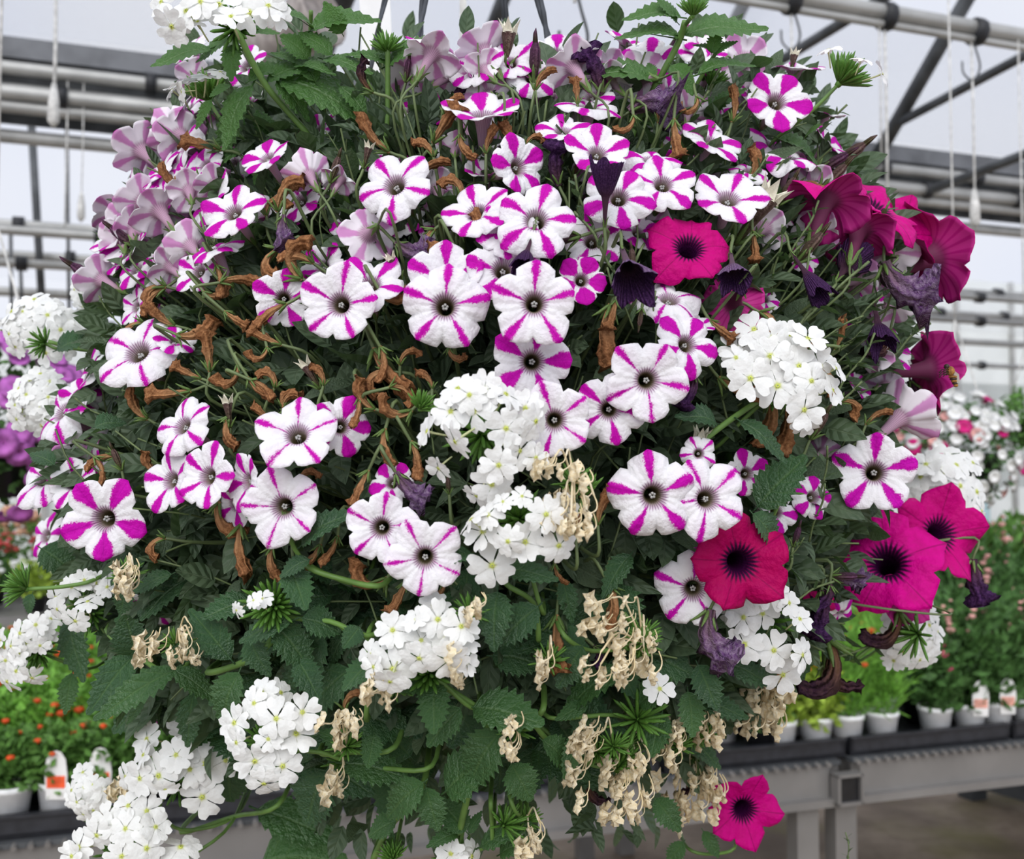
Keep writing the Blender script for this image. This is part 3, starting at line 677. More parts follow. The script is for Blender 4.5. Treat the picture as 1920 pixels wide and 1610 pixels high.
def stalk_me(p0, ax, target, r0=.0009, bend=.035):
    p3 = p0 - ax * bend
    pts = curve([p0, p3, p3.lerp(target, .4) + ZZ * -.004, target], 4)
    b = MB(); n = len(pts); b.tube(pts, [r0 * (1 + .5 * i / n) for i in range(n)], 5, cap=False); return b.me('flower_stalk', M_STEM)
rf = random.Random(21)
def flower(root, x, y, d, ax, ay, sg=1, W=.25, dz=0.0, Z=None, kind='s', var=None, hue=.5, roll=None, label=None, tl=1.0):
    a2 = min(.98, ax * ax + ay * ay); n = vdir(ax, ay, sg * math.sqrt(1 - a2)).normalized()
    Z = (zs(x, y) if Z is None else Z) - dz; p = at(x, y, Z); sc = d * .5 * Z / F_PX * 1.06
    big = a2 > .45 or sg < 0
    if kind == 'm': me = CORM[var if var is not None else rf.randrange(4)]
    elif var is not None: me = (COR + CORF)[var]
    else: me = rf.choice(CORF + COR[3:5]) if (big and rf.random() < .5) else rf.choice(COR)
    M = frame(p, n, rf.uniform(0, 6.28) if roll is None else roll, sc)
    o = obj('petunia_flower', me, root, rel(root, M)); o.color = (W, 0, hue, 1)
    if label: o['label'] = label
    obj('calyx', CALYX, o)
    if sg > 0 and a2 < .6 and kind == 's': obj('stamens', ANTH, o)
    pb = p - n * sc * 1.38; tgt = pb.lerp(CEN, .42) - ZZ * .05
    sm = stalk_me(pb, n, tgt); so = obj('flower_stalk', sm, o, M.inverted())
    return o

# striped flowers: x, y, diameter (px), facing right, facing up, toward(+1)/away(-1), bar width, nearer by (m)
FL = [
(637,570,148,-.1,.05,1,.17,.035),(834,574,166,.02,.02,1,.18,.04),(1002,569,158,.02,.0,1,.19,.045),(998,678,152,.05,-.05,1,.42,.01),
(1040,788,142,0,-.05,1,.13,.03),(1142,768,136,-.05,-.05,1,.27,.015),(1213,713,152,.0,-.05,1,.14,.03),(1225,929,168,.0,0,1,.24,.03),
(1326,935,150,.1,.1,1,.15,.045),(1640,885,148,-.2,.15,1,.32,.03),(1524,932,86,.3,.2,1,.5,0),(195,973,156,-.05,.0,1,.44,.03),
(530,950,148,-.1,0,1,.10,.03),(715,989,136,0,.05,1,.13,.03),(797,1045,146,.05,0,1,.10,.04),(557,814,150,.0,.5,1,.13,.03),(640,800,112,.35,.1,1,.5,.0),
(389,893,128,-.45,.2,1,.26,.03),(320,900,122,-.5,.25,1,.28,.02),(342,798,126,-.45,.45,1,.18,.02),(258,660,160,-.2,.5,1,.14,.03),(330,640,78,.3,.7,1,.45,.0),
(82,895,136,-.45,.5,1,.18,.0),(138,905,100,-.2,.4,1,.25,-.02),(115,772,128,-.55,.5,1,.2,.0),(165,700,100,-.75,.4,1,.35,-.02),(150,745,80,.2,.3,1,.4,-.03),
(462,902,112,-.75,.1,1,.4,.02),(440,945,90,-.5,-.1,1,.4,-.01),(735,905,86,-.2,.3,1,.55,0),(1288,645,124,.3,.25,1,.42,.02),(1310,610,60,.2,.8,1,.3,.0),
(532,560,112,.15,-.05,1,.4,-.01),(695,532,132,0,.6,1,.36,.015),(835,522,142,.0,.35,1,.3,.01),(942,505,142,-.05,.3,1,.36,.01),(1090,525,96,.1,.2,1,.85,.0),
(1255,560,130,.1,.75,1,.15,.0),(1005,412,152,.0,.3,1,.26,.03),(950,430,118,-.2,.3,1,.25,.015),(893,398,130,-.3,.5,1,.25,.015),(972,313,118,.6,.1,1,.45,.01),
(740,347,146,-.25,.35,1,.2,.02),(905,213,146,.0,.83,1,.42,.01),(1055,245,104,.0,.75,1,.36,.0),(1120,287,122,.1,.5,1,.35,.01),(1222,300,112,.1,.78,1,.35,.0),
(1160,370,132,.0,.35,1,.4,.02),(1243,345,126,.05,.45,1,.3,.015),(1366,372,142,.05,.62,1,.25,.015),(1335,265,120,.35,.65,1,.38,.0),(1456,190,126,.1,.3,1,.5,.03),
(1490,130,110,.0,.93,1,.25,-.01),(1478,295,104,.1,.88,1,.35,.0),(1405,320,80,.1,.8,1,.3,-.01),(1548,216,70,.2,.95,1,.3,-.02),(1552,268,80,.6,.6,1,.4,-.02),(1580,300,80,.8,.2,1,.3,-.02),
(500,295,100,-.35,.65,1,.45,.015),(437,398,126,-.25,.5,1,.36,.025),(405,465,108,-.3,.88,1,.5,.01),(580,330,92,-.4,.6,-1,.3,-.01),(640,335,70,.3,.8,-1,.3,-.01),
(335,222,92,-.75,.55,1,.3,-.02),(345,275,92,-.75,.3,1,.3,-.01),(238,355,86,-.75,.45,1,.28,-.02),(305,332,88,-.4,.6,1,.35,-.02),(300,395,116,-.55,.65,-1,.35,.0),
(248,430,86,-.9,.3,-1,.35,-.02),(230,485,82,-.7,.5,1,.4,-.03),(255,505,86,-.4,.6,1,.4,-.02),(190,525,100,-.8,.4,-1,.35,-.01),(402,345,78,-.6,.6,-1,.4,-.02),(375,322,70,-.3,.7,1,.3,-.03),
(810,100,112,.3,.8,-1,.3,.02),(845,140,96,.65,.6,-1,.3,-.02),(905,95,112,-.45,.8,-1,.3,.0),(1075,125,112,-.35,.75,-1,.28,.0),(1172,80,86,.3,.85,1,.45,-.02),(905,168,92,.0,.7,1,.3,-.04),
(985,140,82,.2,.7,1,.4,-.03),(1105,200,122,.1,.88,1,.3,-.01),(1140,130,90,.2,.6,-1,.3,-.03),(690,440,106,-.35,-.05,-1,.4,-.01),(1110,452,112,.0,.3,1,.3,-.01),(1196,436,82,.3,.4,1,.5,-.02),
(1432,430,96,.4,.3,-1,.2,-.03),(1530,435,92,.5,.4,-1,.3,-.03),(1670,470,108,.3,.3,-1,.22,-.04),(1580,345,72,.5,.4,1,.4,-.03),(1510,485,60,.3,.3,1,.4,-.04),
(1688,782,132,.75,.55,-1,.35,.02),(1300,1105,146,-.1,-.05,1,.2,.0),(1400,888,88,.2,.1,1,.5,-.01),(1455,960,86,.2,.2,1,.4,-.02),(285,1135,96,-.3,-.7,1,.3,-.05),(325,1350,90,-.4,-.5,1,.4,-.12),
(85,1005,92,-.5,.3,1,.35,-.08),(605,500,92,-.3,.3,1,.4,-.02),(655,415,80,-.3,.5,1,.4,-.03),(1310,850,70,0,.1,1,.2,.02),(1435,560,60,.3,.4,1,.35,-.03),(1640,660,80,.7,.3,-1,.3,-.03),
(770,205,70,-.2,.6,1,.5,-.05),(690,300,60,-.3,.5,1,.3,-.05),(600,240,76,-.3,.6,1,.35,-.06),(560,300,60,-.3,.6,1,.5,-.05),(470,190,60,-.4,.6,1,.5,-.06),(1575,1150,60,.2,-.7,1,.4,-.03),(1290,210,80,.2,.7,-1,.3,-.04),(1250,170,70,.3,.7,1,.5,-.05),
]
for f in FL:
    f = list(f); f[7] += .025; flower(pet, *f)
# fill flowers behind, over the crown of the plant
for i in range(80):
    x = rf.uniform(300, 1620); y = rf.uniform(80, 430)
    l, r = lr(y)
    if not l + 20 < x < r - 20 or (470 < x < 720 and y < 330): continue
    s = (x - XC) / 750
    flower(pet, x, y, rf.uniform(70, 105), s * .7, rf.uniform(.3, .75), 1 if rf.random() < .6 else -1, rf.uniform(.2, .5), -rf.uniform(.0, .09))
for i in range(34):      # the flowery left shoulder and the crown
    if i < 22: x, y = rf.uniform(180, 400), rf.uniform(210, 560)
    else: x, y = rf.uniform(760, 1330), rf.uniform(60, 190)
    l, r = lr(y)
    if x < l - 25: x = l + rf.uniform(0, 60)
    lf = i < 22
    flower(pet, x, y, rf.uniform(84, 118), rf.uniform(-.75, -.3) if lf else rf.uniform(-.4, .4), rf.uniform(.3, .65), -1 if rf.random() < (.35 if lf else .5) else 1, rf.uniform(.2, .45), rf.uniform(-.01, .02))
for i in range(26):      # left and right flanks
    y = rf.uniform(420, 900); l, r = lr(y); left = rf.random() < .5
    x = l + rf.uniform(10, 130) if left else r - rf.uniform(10, 130)
    flower(pet, x, y, rf.uniform(60, 95), -.6 if left else .6, rf.uniform(.1, .5), 1 if rf.random() < .6 else -1, rf.uniform(.2, .5), -rf.uniform(.0, .06))

MG = [
(1292,465,160,.05,.45,1,.0,.03,.55,1),(1375,570,122,.0,-.25,-1,0,.0,.8,0),(1548,372,165,.35,.85,-1,0,.05,.85,3),(1645,388,195,.45,.72,1,0,.05,.85,1),(1748,480,200,.88,.35,-1,0,.04,.75,1),
(1745,692,156,.98,.1,-1,0,.04,.6,0),(1386,1053,186,.05,.05,1,0,.05,.05,0),(1664,1055,205,-.3,.35,1,0,.05,.95,1),(1762,1000,172,.2,.3,1,0,.02,.6,2),(1394,1517,134,.1,.0,1,0,.04,.7,2),
(1610,430,150,.35,.7,-1,0,.03,.8,3),(1700,430,150,.6,.5,1,0,.03,.7,2),(1535,1140,70,.3,-.5,1,0,-.02,.3,3),(1700,1110,120,-.1,.1,-1,0,.02,.95,3)]
for (x, y, d, ax, ay, sg, W, dz, hue, var) in MG: flower(mag, x, y, d, ax, ay, sg, W, dz, None, 'm', var, hue)

# ---- buds, withered and wilted flowers
rw = random.Random(5)
def wither_me(name, m, hook, r0, r1, open_, rng, n=9, crum=.35):
    """local: starts at the origin, length about 1 along +X, hooks towards -Y"""
    pts = []; ang = 0.0; p = Vector((0, 0, 0))
    for i in range(14):
        pts.append(p.copy()); ang -= hook * (1.0 if i < 6 else 1.8) / 14
        p = p + Vector((math.cos(ang), math.sin(ang), rng.uniform(-.1, .1))) / 13
    rad = [r0 + (r1 - r0) * min(1, (i / 8) ** 1.3) for i in range(14)]
    for i in range(9, 14): rad[i] = r1 * (1 + open_ * (i - 9) / 4 * (1 if open_ > 0 else .8)) * rng.uniform(.75, 1.2)
    b = MB(); b.tube(pts, rad, n, 0, False, crum, rng, .62)
    e = len(b.v) - n; base = [b.v[e + j].copy() for j in range(n)]; d = (pts[-1] - pts[-2]).normalized()
    vs = base + [q + d * rng.uniform(-.02, .09) + (q - pts[-1]) * rng.uniform(-.7, .7 if open_ > 0 else .1) for q in base] + [pts[-1] - d * .08]
    b.add(vs, [(j, (j + 1) % n, n + (j + 1) % n, n + j) for j in range(n)] + [(n + j, n + (j + 1) % n, 2 * n) for j in range(n)], 0, [(j / n, 1) for j in range(n)] * 2 + [(0, 1)])
    return b.me(name, m)
WB = [wither_me('withered_flower', M_BROWN, h, .055, .16, o, rw) for h, o in ((.6, .3), (1.3, .2), (1.9, -.1), (.2, .5), (1.0, -.2), (2.2, .3))]
WP = [wither_me('wilted_flower', M_PURP, h, .09, .22, o, rw, 11, .5) for h, o in ((.5, .5), (1.2, .3), (.1, .8))]
WL = [wither_me('wilted_flower', M_LILAC, h, .10, .26, o, rw, 12, .55) for h, o in ((.5, .7), (1.2, .5))]
WPB = [wither_me('wilted_flower', M_PBROWN, h, .05, .13, o, rw, 10, .45) for h, o in ((1.3, .3), (1.9, .0), (.8, .3))]
b = MB()
for k in range(5):
    th = k * 1.257; b.tube([Vector((0, 0, 0)), Vector((.07, math.cos(th) * .06, math.sin(th) * .06)), Vector((.2, math.cos(th) * .15, math.sin(th) * .15)), Vector((.3, math.cos(th) * .24, math.sin(th) * .24))], [.03, .035, .03, .008], 5)
SEPAL = b.me('calyx', M_CALYX)
def wither(root, name, mes, x, y, L, ang, flip=None, dz=0.0, nm=None):
    """x, y is the middle of the bloom, ang the picture direction (degrees, 0 right, 90 up) from calyx to tip"""
    Z = zs(x, y) - dz; a = math.radians(ang); Lm = L * Z / F_PX
    d = vdir(math.cos(a), math.sin(a), rw.uniform(.0, .35)).normalized(); c = at(x, y, Z)
    fl = rw.choice((0, 1)) if flip is None else flip
    M = frame_x(c - d * Lm * .5, c + d * Lm * .5, (vdir(0, 0, 1) if not fl else vdir(0, 0, -1)) + vdir(rw.uniform(-.3, .3), rw.uniform(-.3, .3), 0))
    me = rw.choice(mes); o = obj(name, me, root, rel(root, M))
    if nm: o['label'] = nm
    obj('calyx', SEPAL, o)
    p0 = c - d * Lm * .5; obj('flower_stalk', stalk_me(p0, d, p0.lerp(CEN, .35) - ZZ * .03, .0012, .02), o, M.inverted())
    return o
BR = """275 550 60 200,400 570 55 -50,503 580 60 200,393 660 62 90,365 640 70 -20,497 635 55 160,503 675 45 -80,455 715 60 -70,478 732 50 -60,497 722 50 -20,523 700 50 70,533 740 45 80,517 758 45 150,497 775 40 110,318 740 70 190,412 808 55 -120,245 768 60 150,185 850 55 170,198 875 50 -40,275 882 45 170,392 985 80 -110,440 1030 80 -100,497 1057 60 -110,590 1050 55 -110,627 1033 50 -100,280 1005 50 170,749 657 48 90,810 705 40 90,740 795 70 -140,709 839 65 -110,670 755 60 160,677 772 50 -80,788 858 60 -60,673 912 60 -120,1121 949 60 90,841 674 40 -90,730 577 60 -60,695 1120 80 -130,750 1120 55 -110,1163 1134 75 -60,841 1113 50 -70,640 1300 60 100,831 231 70 60,861 278 50 -90,808 268 45 100,801 302 60 60,838 190 45 80,911 262 45 90,962 258 55 90,876 340 60 70,1008 140 50 80,1193 241 48 -80,1264 258 60 -90,1083 171 40 90,845 470 55 90,888 446 55 -30,784 446 60 -150,865 483 45 -60,694 262 70 150,380 268 60 160,516 355 70 95,315 349 60 170,349 315 50 140,483 480 70 -160,523 497 85 150,446 517 60 20,419 523 55 -60,278 525 60 160,493 372 55 100,1384 198 55 70,1317 205 50 -70,1428 315 55 40,1417 460 50 -80,1521 325 70 40,1464 597 70 -20,1582 630 50 60,1384 738 80 -40,1461 788 90 -70,1488 798 90 -80,1434 1270 60 -90,1300 700 60 -95,1639 771 50 60,560 470 60 140,610 700 40 80,690 690 60 170,730 680 60 -60,760 715 55 20,300 600 50 160,240 600 50 170,1240 200 50 80,990 250 40 80,1150 590 50 -100,770 1010 50 -60,560 880 50 90,350 700 50 160,1560 700 60 -30,1600 740 50 30,1500 640 60 170,1350 620 50 -50,1040 1080 40 -90,1080 980 50 90,420 900 50 130,550 1090 45 -90,440 600 45 -40"""
for ln in BR.split(','):
    x, y, L, a = map(float, ln.split()); wither(pet, 'withered_flower', WB, x, y, L * 1.2, a, dz=.03)
wither(pet, 'withered_flower', WB[:1], 717, 705, 120, -70, dz=.02); wither(pet, 'withered_flower', WB[3:4], 1040, 1205, 105, -95, dz=.03); wither(pet, 'withered_flower', WB[:1], 1127, 624, 115, -110, dz=.02)
for x, y, L, a, set_, lab, dz, root in (
 
 (1672, 545, 115, -80, WL[1:], 'violet streaked bloom bent over', .05, mag), (1312, 1195, 115, -110, WL[1:], 'lilac grey bloom curled downward', .05, mag),
 (1822, 1090, 85, -95, WP[:1], None, .02, mag), (1592, 1265, 150, -60, WPB[1:2], 'long brown bloom curled to a dark purple tip', .05, mag), (1555, 1285, 90, -80, WPB[:1], None, .04, mag), (1695, 1200, 110, -80, WPB[1:2], None, .03, mag), (1545, 1150, 90, -85, WP[:1], None, .02, mag),
 (1560, 1125, 60, -85, WP[1:2], None, .03, mag), (1670, 660, 90, -95, WPB[:1], None, .03, mag), (770, 478, 80, -40, WL[:1], None, .02, pet), (762, 920, 80, -60, WL[:1], 'pale lilac bloom folding in', .04, pet), (525, 432, 62, -100, WL[:1], None, .03, pet), (835, 255, 50, 80, WP[1:2], None, .0, pet),
 (855, 165, 55, 90, WP[1:2], None, .0, pet), (1125, 130, 90, 95, WP[:1], None, .03, pet), (1215, 180, 90, 40, WL[1:], None, .03, pet), (670, 155, 70, 150, WPB[:1], None, .04, pet), (1130, 1225, 45, -40, WP[1:2], None, .03, mag), (1720, 745, 70, -70, WP[:1], None, .02, mag), (1095, 1490, 80, -100, WPB[:1], None, .0, pet), (1305, 1470, 60, -90, WPB[2:], None, .02, mag), (1035, 310, 80, 110, WP[:1], None, .02, mag), (1080, 300, 70, 80, WPB[2:], None, .0, pet), (1590, 1080, 60, 10, WL[:1], None, .02, mag), (1300, 735, 70, -95, WP[:1], None, .04, mag)):
    wither(root, 'wilted_flower', set_, x, y, L, a, dz=dz, nm=lab)
CUPW = [corolla('wilted_corolla', rv, c, 1.5, (M_PURP, m2), point=.06) for c, m2 in ((1.9, M_LILAC), (2.3, M_PURP), (1.5, M_PURP))]
for x, y, d, ax, ay, sg, k, sx, dz, lab in ((1182, 512, 150, .05, -.55, 1, 0, .62, .075, 'big wilted purple bloom, open like a cup towards the front'), (1136, 350, 96, .0, .93, 1, 1, .72, .075, 'dark purple wilting cup with its torn rim up'), (1375, 510, 105, -.1, -.6, 1, 0, .62, .06, 'crumpled lilac bloom beside the magenta flower'), (1520, 525, 105, .3, -.75, 1, 1, .5, .05, None), (985, 482, 84, -.2, -.7, 1, 1, .6, .06, None), (1650, 625, 115, -.05, -.8, 1, 2, .55, .05, None), (1590, 495, 100, .5, .5, -1, 1, .8, .01, None)):
    n = vdir(ax, ay, sg * math.sqrt(max(.02, 1 - ax * ax - ay * ay))).normalized(); Z = zs(x, y) - dz; P_ = at(x, y, Z); sc = d * .5 * Z / F_PX
    M = frame(P_ - n * sc * .3, n, rw.uniform(0, 6), sc) @ Matrix.Diagonal((sx, sx, 1.0, 1.0)); o = obj('wilted_flower', CUPW[k], mag, rel(mag, M)); obj('calyx', CALYX, o)
    if lab: o['label'] = lab
    pb = P_ - n * sc * 1.6; sk = stalk_me(pb, n, pb.lerp(CEN, .4) - ZZ * .03, .0012, .02); sk.transform(M.inverted()); obj('flower_stalk', sk, o)
def bud_me(star, m):
    b = MB(); b.tube([Vector((x, 0, 0)) for x in (0, .15, .4, .62, .74)], [.045, .06, .085, .125, .15] if star else [.045, .07, .11, .10, .05], 10, 0, False)
    if star:
        for k in range(5):
            th = k * 1.2566; d = Vector((0, math.cos(th), math.sin(th))); s_ = Vector((0, -d.z, d.y)); o = Vector((.72, 0, 0))
            b.add([o + d * .13 + s_ * .10, o + d * .14 - s_ * .10, o + d * .16 + Vector((.13, 0, 0)) - s_ * .06, o + d * .24 + Vector((.28, 0, 0)), o + d * .16 + Vector((.13, 0, 0)) + s_ * .06, o + d * .06 + Vector((.1, 0, 0))], [(0, 1, 5), (1, 2, 5), (2, 3, 5), (3, 4, 5), (4, 0, 5)], 1)
    else: b.tube([Vector((.72, 0, 0)), Vector((.9, .01, 0)), Vector((1.0, .0, 0))], [.055, .04, .008], 8, 0, True)
    return b.me('bud', [m, M_BUDIN])
BUDS = bud_me(True, M_BUD); BUDC = bud_me(False, M_BUDP); BUDG = bud_me(False, M_BUD)
for x, y, L, a, me in ((952, 85, 95, 85, BUDS), (1420, 400, 140, 55, BUDS), (582, 700, 70, 120, BUDS), (428, 770, 65, 95, BUDS), (688, 290, 55, 75, BUDS), (740, 500, 60, 115, BUDS), (1487, 115, 50, 80, BUDS), (1600, 285, 105, 35, BUDG), (1003, 105, 100, 88, BUDC), (1265, 85, 80, 60, BUDC), (1310, 840, 85, 80, BUDS), (1570, 300, 90, 30, BUDC), (1570, 325, 90, 45, BUDG), (1525, 455, 100, 50, BUDG), (630, 310, 70, 70, BUDG), (840, 905, 45, 95, BUDG), (1200, 600, 50, -100, BUDG), (1040, 450, 100, 190, BUDC), (1495, 1000, 55, 75, BUDC), (155, 510, 100, 145, BUDC), (225, 440, 90, 140, BUDC), (217, 855, 60, 110, BUDG), (1590, 1080, 70, 0, BUDC), (765, 125, 60, 80, BUDC), (1185, 480, 60, 95, BUDG), (1540, 790, 80, 60, BUDG), (1480, 350, 80, 60, BUDG)):
    Z = zs(x, y) - .03; an = math.radians(a); Lm = L * Z / F_PX; d = vdir(math.cos(an), math.sin(an), .15).normalized(); c = at(x, y, Z)
    M = frame_x(c - d * Lm * .5, c + d * Lm * .5, vdir(.2, 0, 1)); rt = mag if x > 1490 and me is not BUDS else pet
    o = obj('petunia_bud', me, rt, rel(rt, M)); obj('calyx', SEPAL, o); obj('flower_stalk', stalk_me(c - d * Lm * .5, d, (c - d * Lm * .5).lerp(CEN, .35) - ZZ * .03, .0012, .02), o, M.inverted())

# ---- verbena: florets, umbels, clusters
def floret_me(rng, cup, cols=4):
    b = MB(); vs = []; uv = []; fs = []
    for k in range(5):
        th0 = k * 1.2566 + rng.uniform(-.06, .06); L = rng.uniform(.92, 1.05); tl = rng.uniform(-.10, .10); wk = rng.uniform(.92, 1.1); base = len(vs)
        ry = [(.07, .06), (.28, .175), (.52, .36), (.74, .43), (.90, .44), (1.0, .40)]
        for ir, (r, wid) in enumerate(ry):
            for j in range(-2, 3):
                f = j / 2; x, y_ = r, f * wid
                if ir == 4: x, y_ = ((.84, .0), (.93, .23), (.86, .43))[abs(j)]; y_ = math.copysign(y_, f)
                if ir == 5: x, y_ = ((.87, .0), (1.03, .21), (.95, .37))[abs(j)]; y_ = math.copysign(y_, f)
                x *= L; y_ *= wk; rr = x; z = cup * rr * rr * .5 + tl * 1.6 * rr * f - .07 * abs(f) * r + .035 * math.sin(6 * rr + k + f * 2) + .03 * (1 - abs(f)) * r
                vs.append(Vector((x * math.cos(th0) - y_ * math.sin(th0), x * math.sin(th0) + y_ * math.cos(th0), z))); uv.append((.5 + f * .5, r))
        fs += [(base + i * 5 + j, base + (i + 1) * 5 + j, base + (i + 1) * 5 + j + 1, base + i * 5 + j + 1) for i in range(5) for j in range(4)]
    b.add(vs, fs, 0, uv); b.lathe([(.04, .03), (.09, .03), (.10, -.01), (.06, -.03)], 8, 1)
    b.tube([Vector((0, 0, 0)), Vector((.02, 0, -.4)), Vector((.08, .02, -.9)), Vector((.16, .05, -1.4))], [.08, .065, .06, .05], 6, 2)
    return b.me('floret', [M_VERB, M_EYE, M_VTUBE])
rv2 = random.Random(9)
FLO = [floret_me(rv2, c) for c in (.05, -.2, .28, -.4, .12)]
def umbel_me(n, spread, rng, L=1.0):
    b = MB()
    for i in range(n):
        f = (i + .5) / n; th = i * 2.39996; ph = math.acos(1 - f * (1 - math.cos(spread)))
        d = Vector((math.sin(ph) * math.cos(th), math.sin(ph) * math.sin(th), math.cos(ph))); l = L * rng.uniform(.8, 1.1)
        b.tube([Vector((0, 0, 0)), d * l * .4, d * l * .85, d * l], [.03, .055, .05, .008], 5)
    b.lathe([(.001, -.12), (.09, -.08), (.12, .05), (.001, .2)], 8); return b.me('calyx_cluster', M_SPIKE)
UMB = [umbel_me(38, 1.25, rv2), umbel_me(30, 1.6, rv2), umbel_me(52, 1.0, rv2)]
def dried_me(rng):
    b = MB(); pts = curve([Vector((0, 0, 0)), Vector((.4, .04, 0)), Vector((.72, -.08, .04)), Vector((.85, -.35, 0))], 3)
    b.tube(pts, [.028] * len(pts), 5, 0, False, .3, rng); e = pts[-1]; n = 15; vs = []; ph = rng.uniform(0, 6)
    for ring, (r, dy) in enumerate(((.045, .08), (.12, -.04), (.20, -.14), (.33, -.17), (.40, -.05))):
        for j in range(n):
            th = 2 * PI * j / n; q = r * (1 + .12 * ring * math.sin(5 * th + ph) * .5) * rng.uniform(.8, 1.2); vs.append(e + Vector((math.cos(th) * q, dy + (rng.uniform(-.10, .10) if ring > 1 else 0), math.sin(th) * q)))
    b.add(vs, [(i * n + j, i * n + (j + 1) % n, (i + 1) * n + (j + 1) % n, (i + 1) * n + j) for i in range(4) for j in range(n)], 0, [(j / n, .9) for _ in range(5) for j in range(n)])
    return b.me('dried_floret', M_CREAM)
DRY = [dried_me(rv2) for _ in range(5)]
def tube_px(parent_root, name, pts, r, m, M=None, parent=None):
    b = MB(); b.tube(curve(pts, 5), r, 7); me = b.me(name, m)
    if parent is None: return obj(name, me, parent_root, rel(parent_root, Matrix.Identity(4)))
    return obj(name, me, parent, M.inverted())
def cluster(cx, cy, flo, hub=None, size=76, dz=.04, Z=None, umb=None, stem=None, useed=0, side=False):
    """flo: (x, y[, size, ax, ay]); hub: pixel of the umbel's hub behind the florets"""
    rg = random.Random(useed * 31 + int(cx))
    hub = hub or (cx, cy + 20); Zc = (zs(cx, cy) if Z is None else Z) - dz; hp = at(hub[0], hub[1], Zc + .03)
    up = (at(cx, cy, Zc + (.025 if side else -.02)) - hp).normalized(); usz = .026
    M = frame(hp, up, 0, usz); part = obj('flower_cluster', UMB[rg.randrange(3)] if umb is None else UMB[umb], ver, rel(ver, M))
    Rm = max(1, max(math.hypot(f[0] - hub[0], f[1] - hub[1]) for f in flo)) if flo else 1
    for f in flo:
        x, y = f[0], f[1]; s = f[2] if len(f) > 2 and f[2] else size * rg.uniform(.92, 1.06)
        u, v_ = (x - hub[0]) / Rm, -(y - hub[1]) / Rm; rr = min(1, math.hypot(u, v_))
        if len(f) > 3: ax, ay = f[3], f[4]
        else: ax, ay = u * .5 + rg.gauss(0, .22), v_ * .5 + rg.gauss(0, .22)
        a2 = min(.95, ax * ax + ay * ay); n = vdir(ax, ay, math.sqrt(1 - a2)).normalized()
        z = Zc - .022 * math.sqrt(max(0, 1 - rr * rr)) - rg.uniform(0, .018); p = at(x, y, z)
        N = frame(p, n, rg.uniform(0, 6.3), s * .5 * z / F_PX)
        fo = obj('floret', rg.choice(FLO), part, M.inverted() @ N)
    pts = [hp] + [at(sx, sy, Zc + .03 + .02 * i) for i, (sx, sy) in enumerate(stem or [])]
    if len(pts) == 1: pts.append(hp.lerp(CEN, .35) - ZZ * .03)
    if stem: pts.append(pts[-1] + FW * .10 + UP * .015)
    if len(pts) == 2: pts.insert(1, (pts[0] + pts[1]) * .5 - ZZ * .006)
    tube_px(ver, 'cluster_stalk', pts, .0016, M_STEMV, M, part)
    return part
def auto(cx, cy, rx, ry, n, seed, size):
    rg = random.Random(seed); o = []
    for i in range(n):
        r = math.sqrt((i + .5) / n); th = i * 2.4 + seed; o.append((cx + rx * r * math.cos(th) + rg.gauss(0, 4), cy + ry * r * math.sin(th) + rg.gauss(0, 4), size * rg.uniform(.85, 1.1), .75 * r * math.cos(th), -.75 * r * math.sin(th) + .1))
    return o
def pl(s): return [tuple(map(float, q.split())) for q in s.split(',')]
cluster(905, 800, pl("858 728,888 771 80,908 731,949 738,845 771,949 803 80,985 765,853 828 82,800 808,975 845 80,1005 858 60 .5 0,822 878 60 -.5 -.6,935 872 75,922 908 82 0 -.2,1005 790,893 930 60 -.5 -.7,880 740 70"), (905, 815), dz=.055, umb=1, stem=[(915, 900), (925, 980)])
cluster(980, 1000, pl("883 973 70,905 996 82,943 940 42 -.3 .5,979 930 46 .2 .5,1024 964 78,1060 955 70 .6 .2,985 1016 80,952 1015 64,1048 1023 76,923 1060 92 0 -.1,915 965 60"), (975, 975), dz=.06, stem=[(1000, 1090), (1020, 1150)])
cluster(1470, 690, pl("1414 617 80,1448 634 76,1384 654 78,1515 634 80,1444 667 82,1498 686 86,1407 709 88,1458 723 92,1481 627 60,1538 688 78,1522 714 70,1568 690 60 .7 .5,1562 731 66 .7 .3,1508 768 84 .2 -.1,1380 670 60,1470 655 76,1510 795 60 0 -.6"), (1450, 735), dz=.05, stem=[(1390, 790), (1330, 845)])
cluster(790, 1210, pl("736 1181 72,747 1206 70,694 1228 60 -.5 .1,737 1254 90 -.1 -.1,786 1234 76,841 1238 86,821 1161 76,814 1135 62 0 .6,781 1159 60 -.4 .7,865 1174 74 .3 .4,868 1201 72 .3 .8,875 1241 60 .7 .3,731 1278 70 -.1 -.6,700 1250 60 -.6 0,790 1200 60,830 1190 60"), (805, 1262), dz=.06, stem=[(835, 1285), (893, 1325)])
cluster(510, 1370, pl("491 1298 62 -.2 .4,527 1298 60 .7 .5,476 1318 64 -.4 .3,518 1347 78,567 1335 74 .3 .3,439 1355 74 -.4 .1,555 1375 84,503 1385 54,443 1392 60 -.5 -.1,478 1427 82,530 1436 80,495 1469 72 0 -.5"), (505, 1400), dz=.09, stem=[(600, 1410), (655, 1415)])
cluster(340, 1430, pl("275 1385 66 -.4 .4,352 1362 80 .3 .75,366 1392 74 .1 .5,409 1409 78 .2 .3,268 1415 58 -.7 .4,384 1432 88,356 1442 66,262 1459 70 -.3 0,297 1454 84,379 1494 86 .1 -.1,423 1425 66 .4 .1,402 1388 70 .4 .3,235 1456 56 -.6 0,330 1415 70,310 1480 50 0 -.7"), (335, 1470), dz=.10, stem=[(300, 1510), (340, 1555), (440, 1530)])
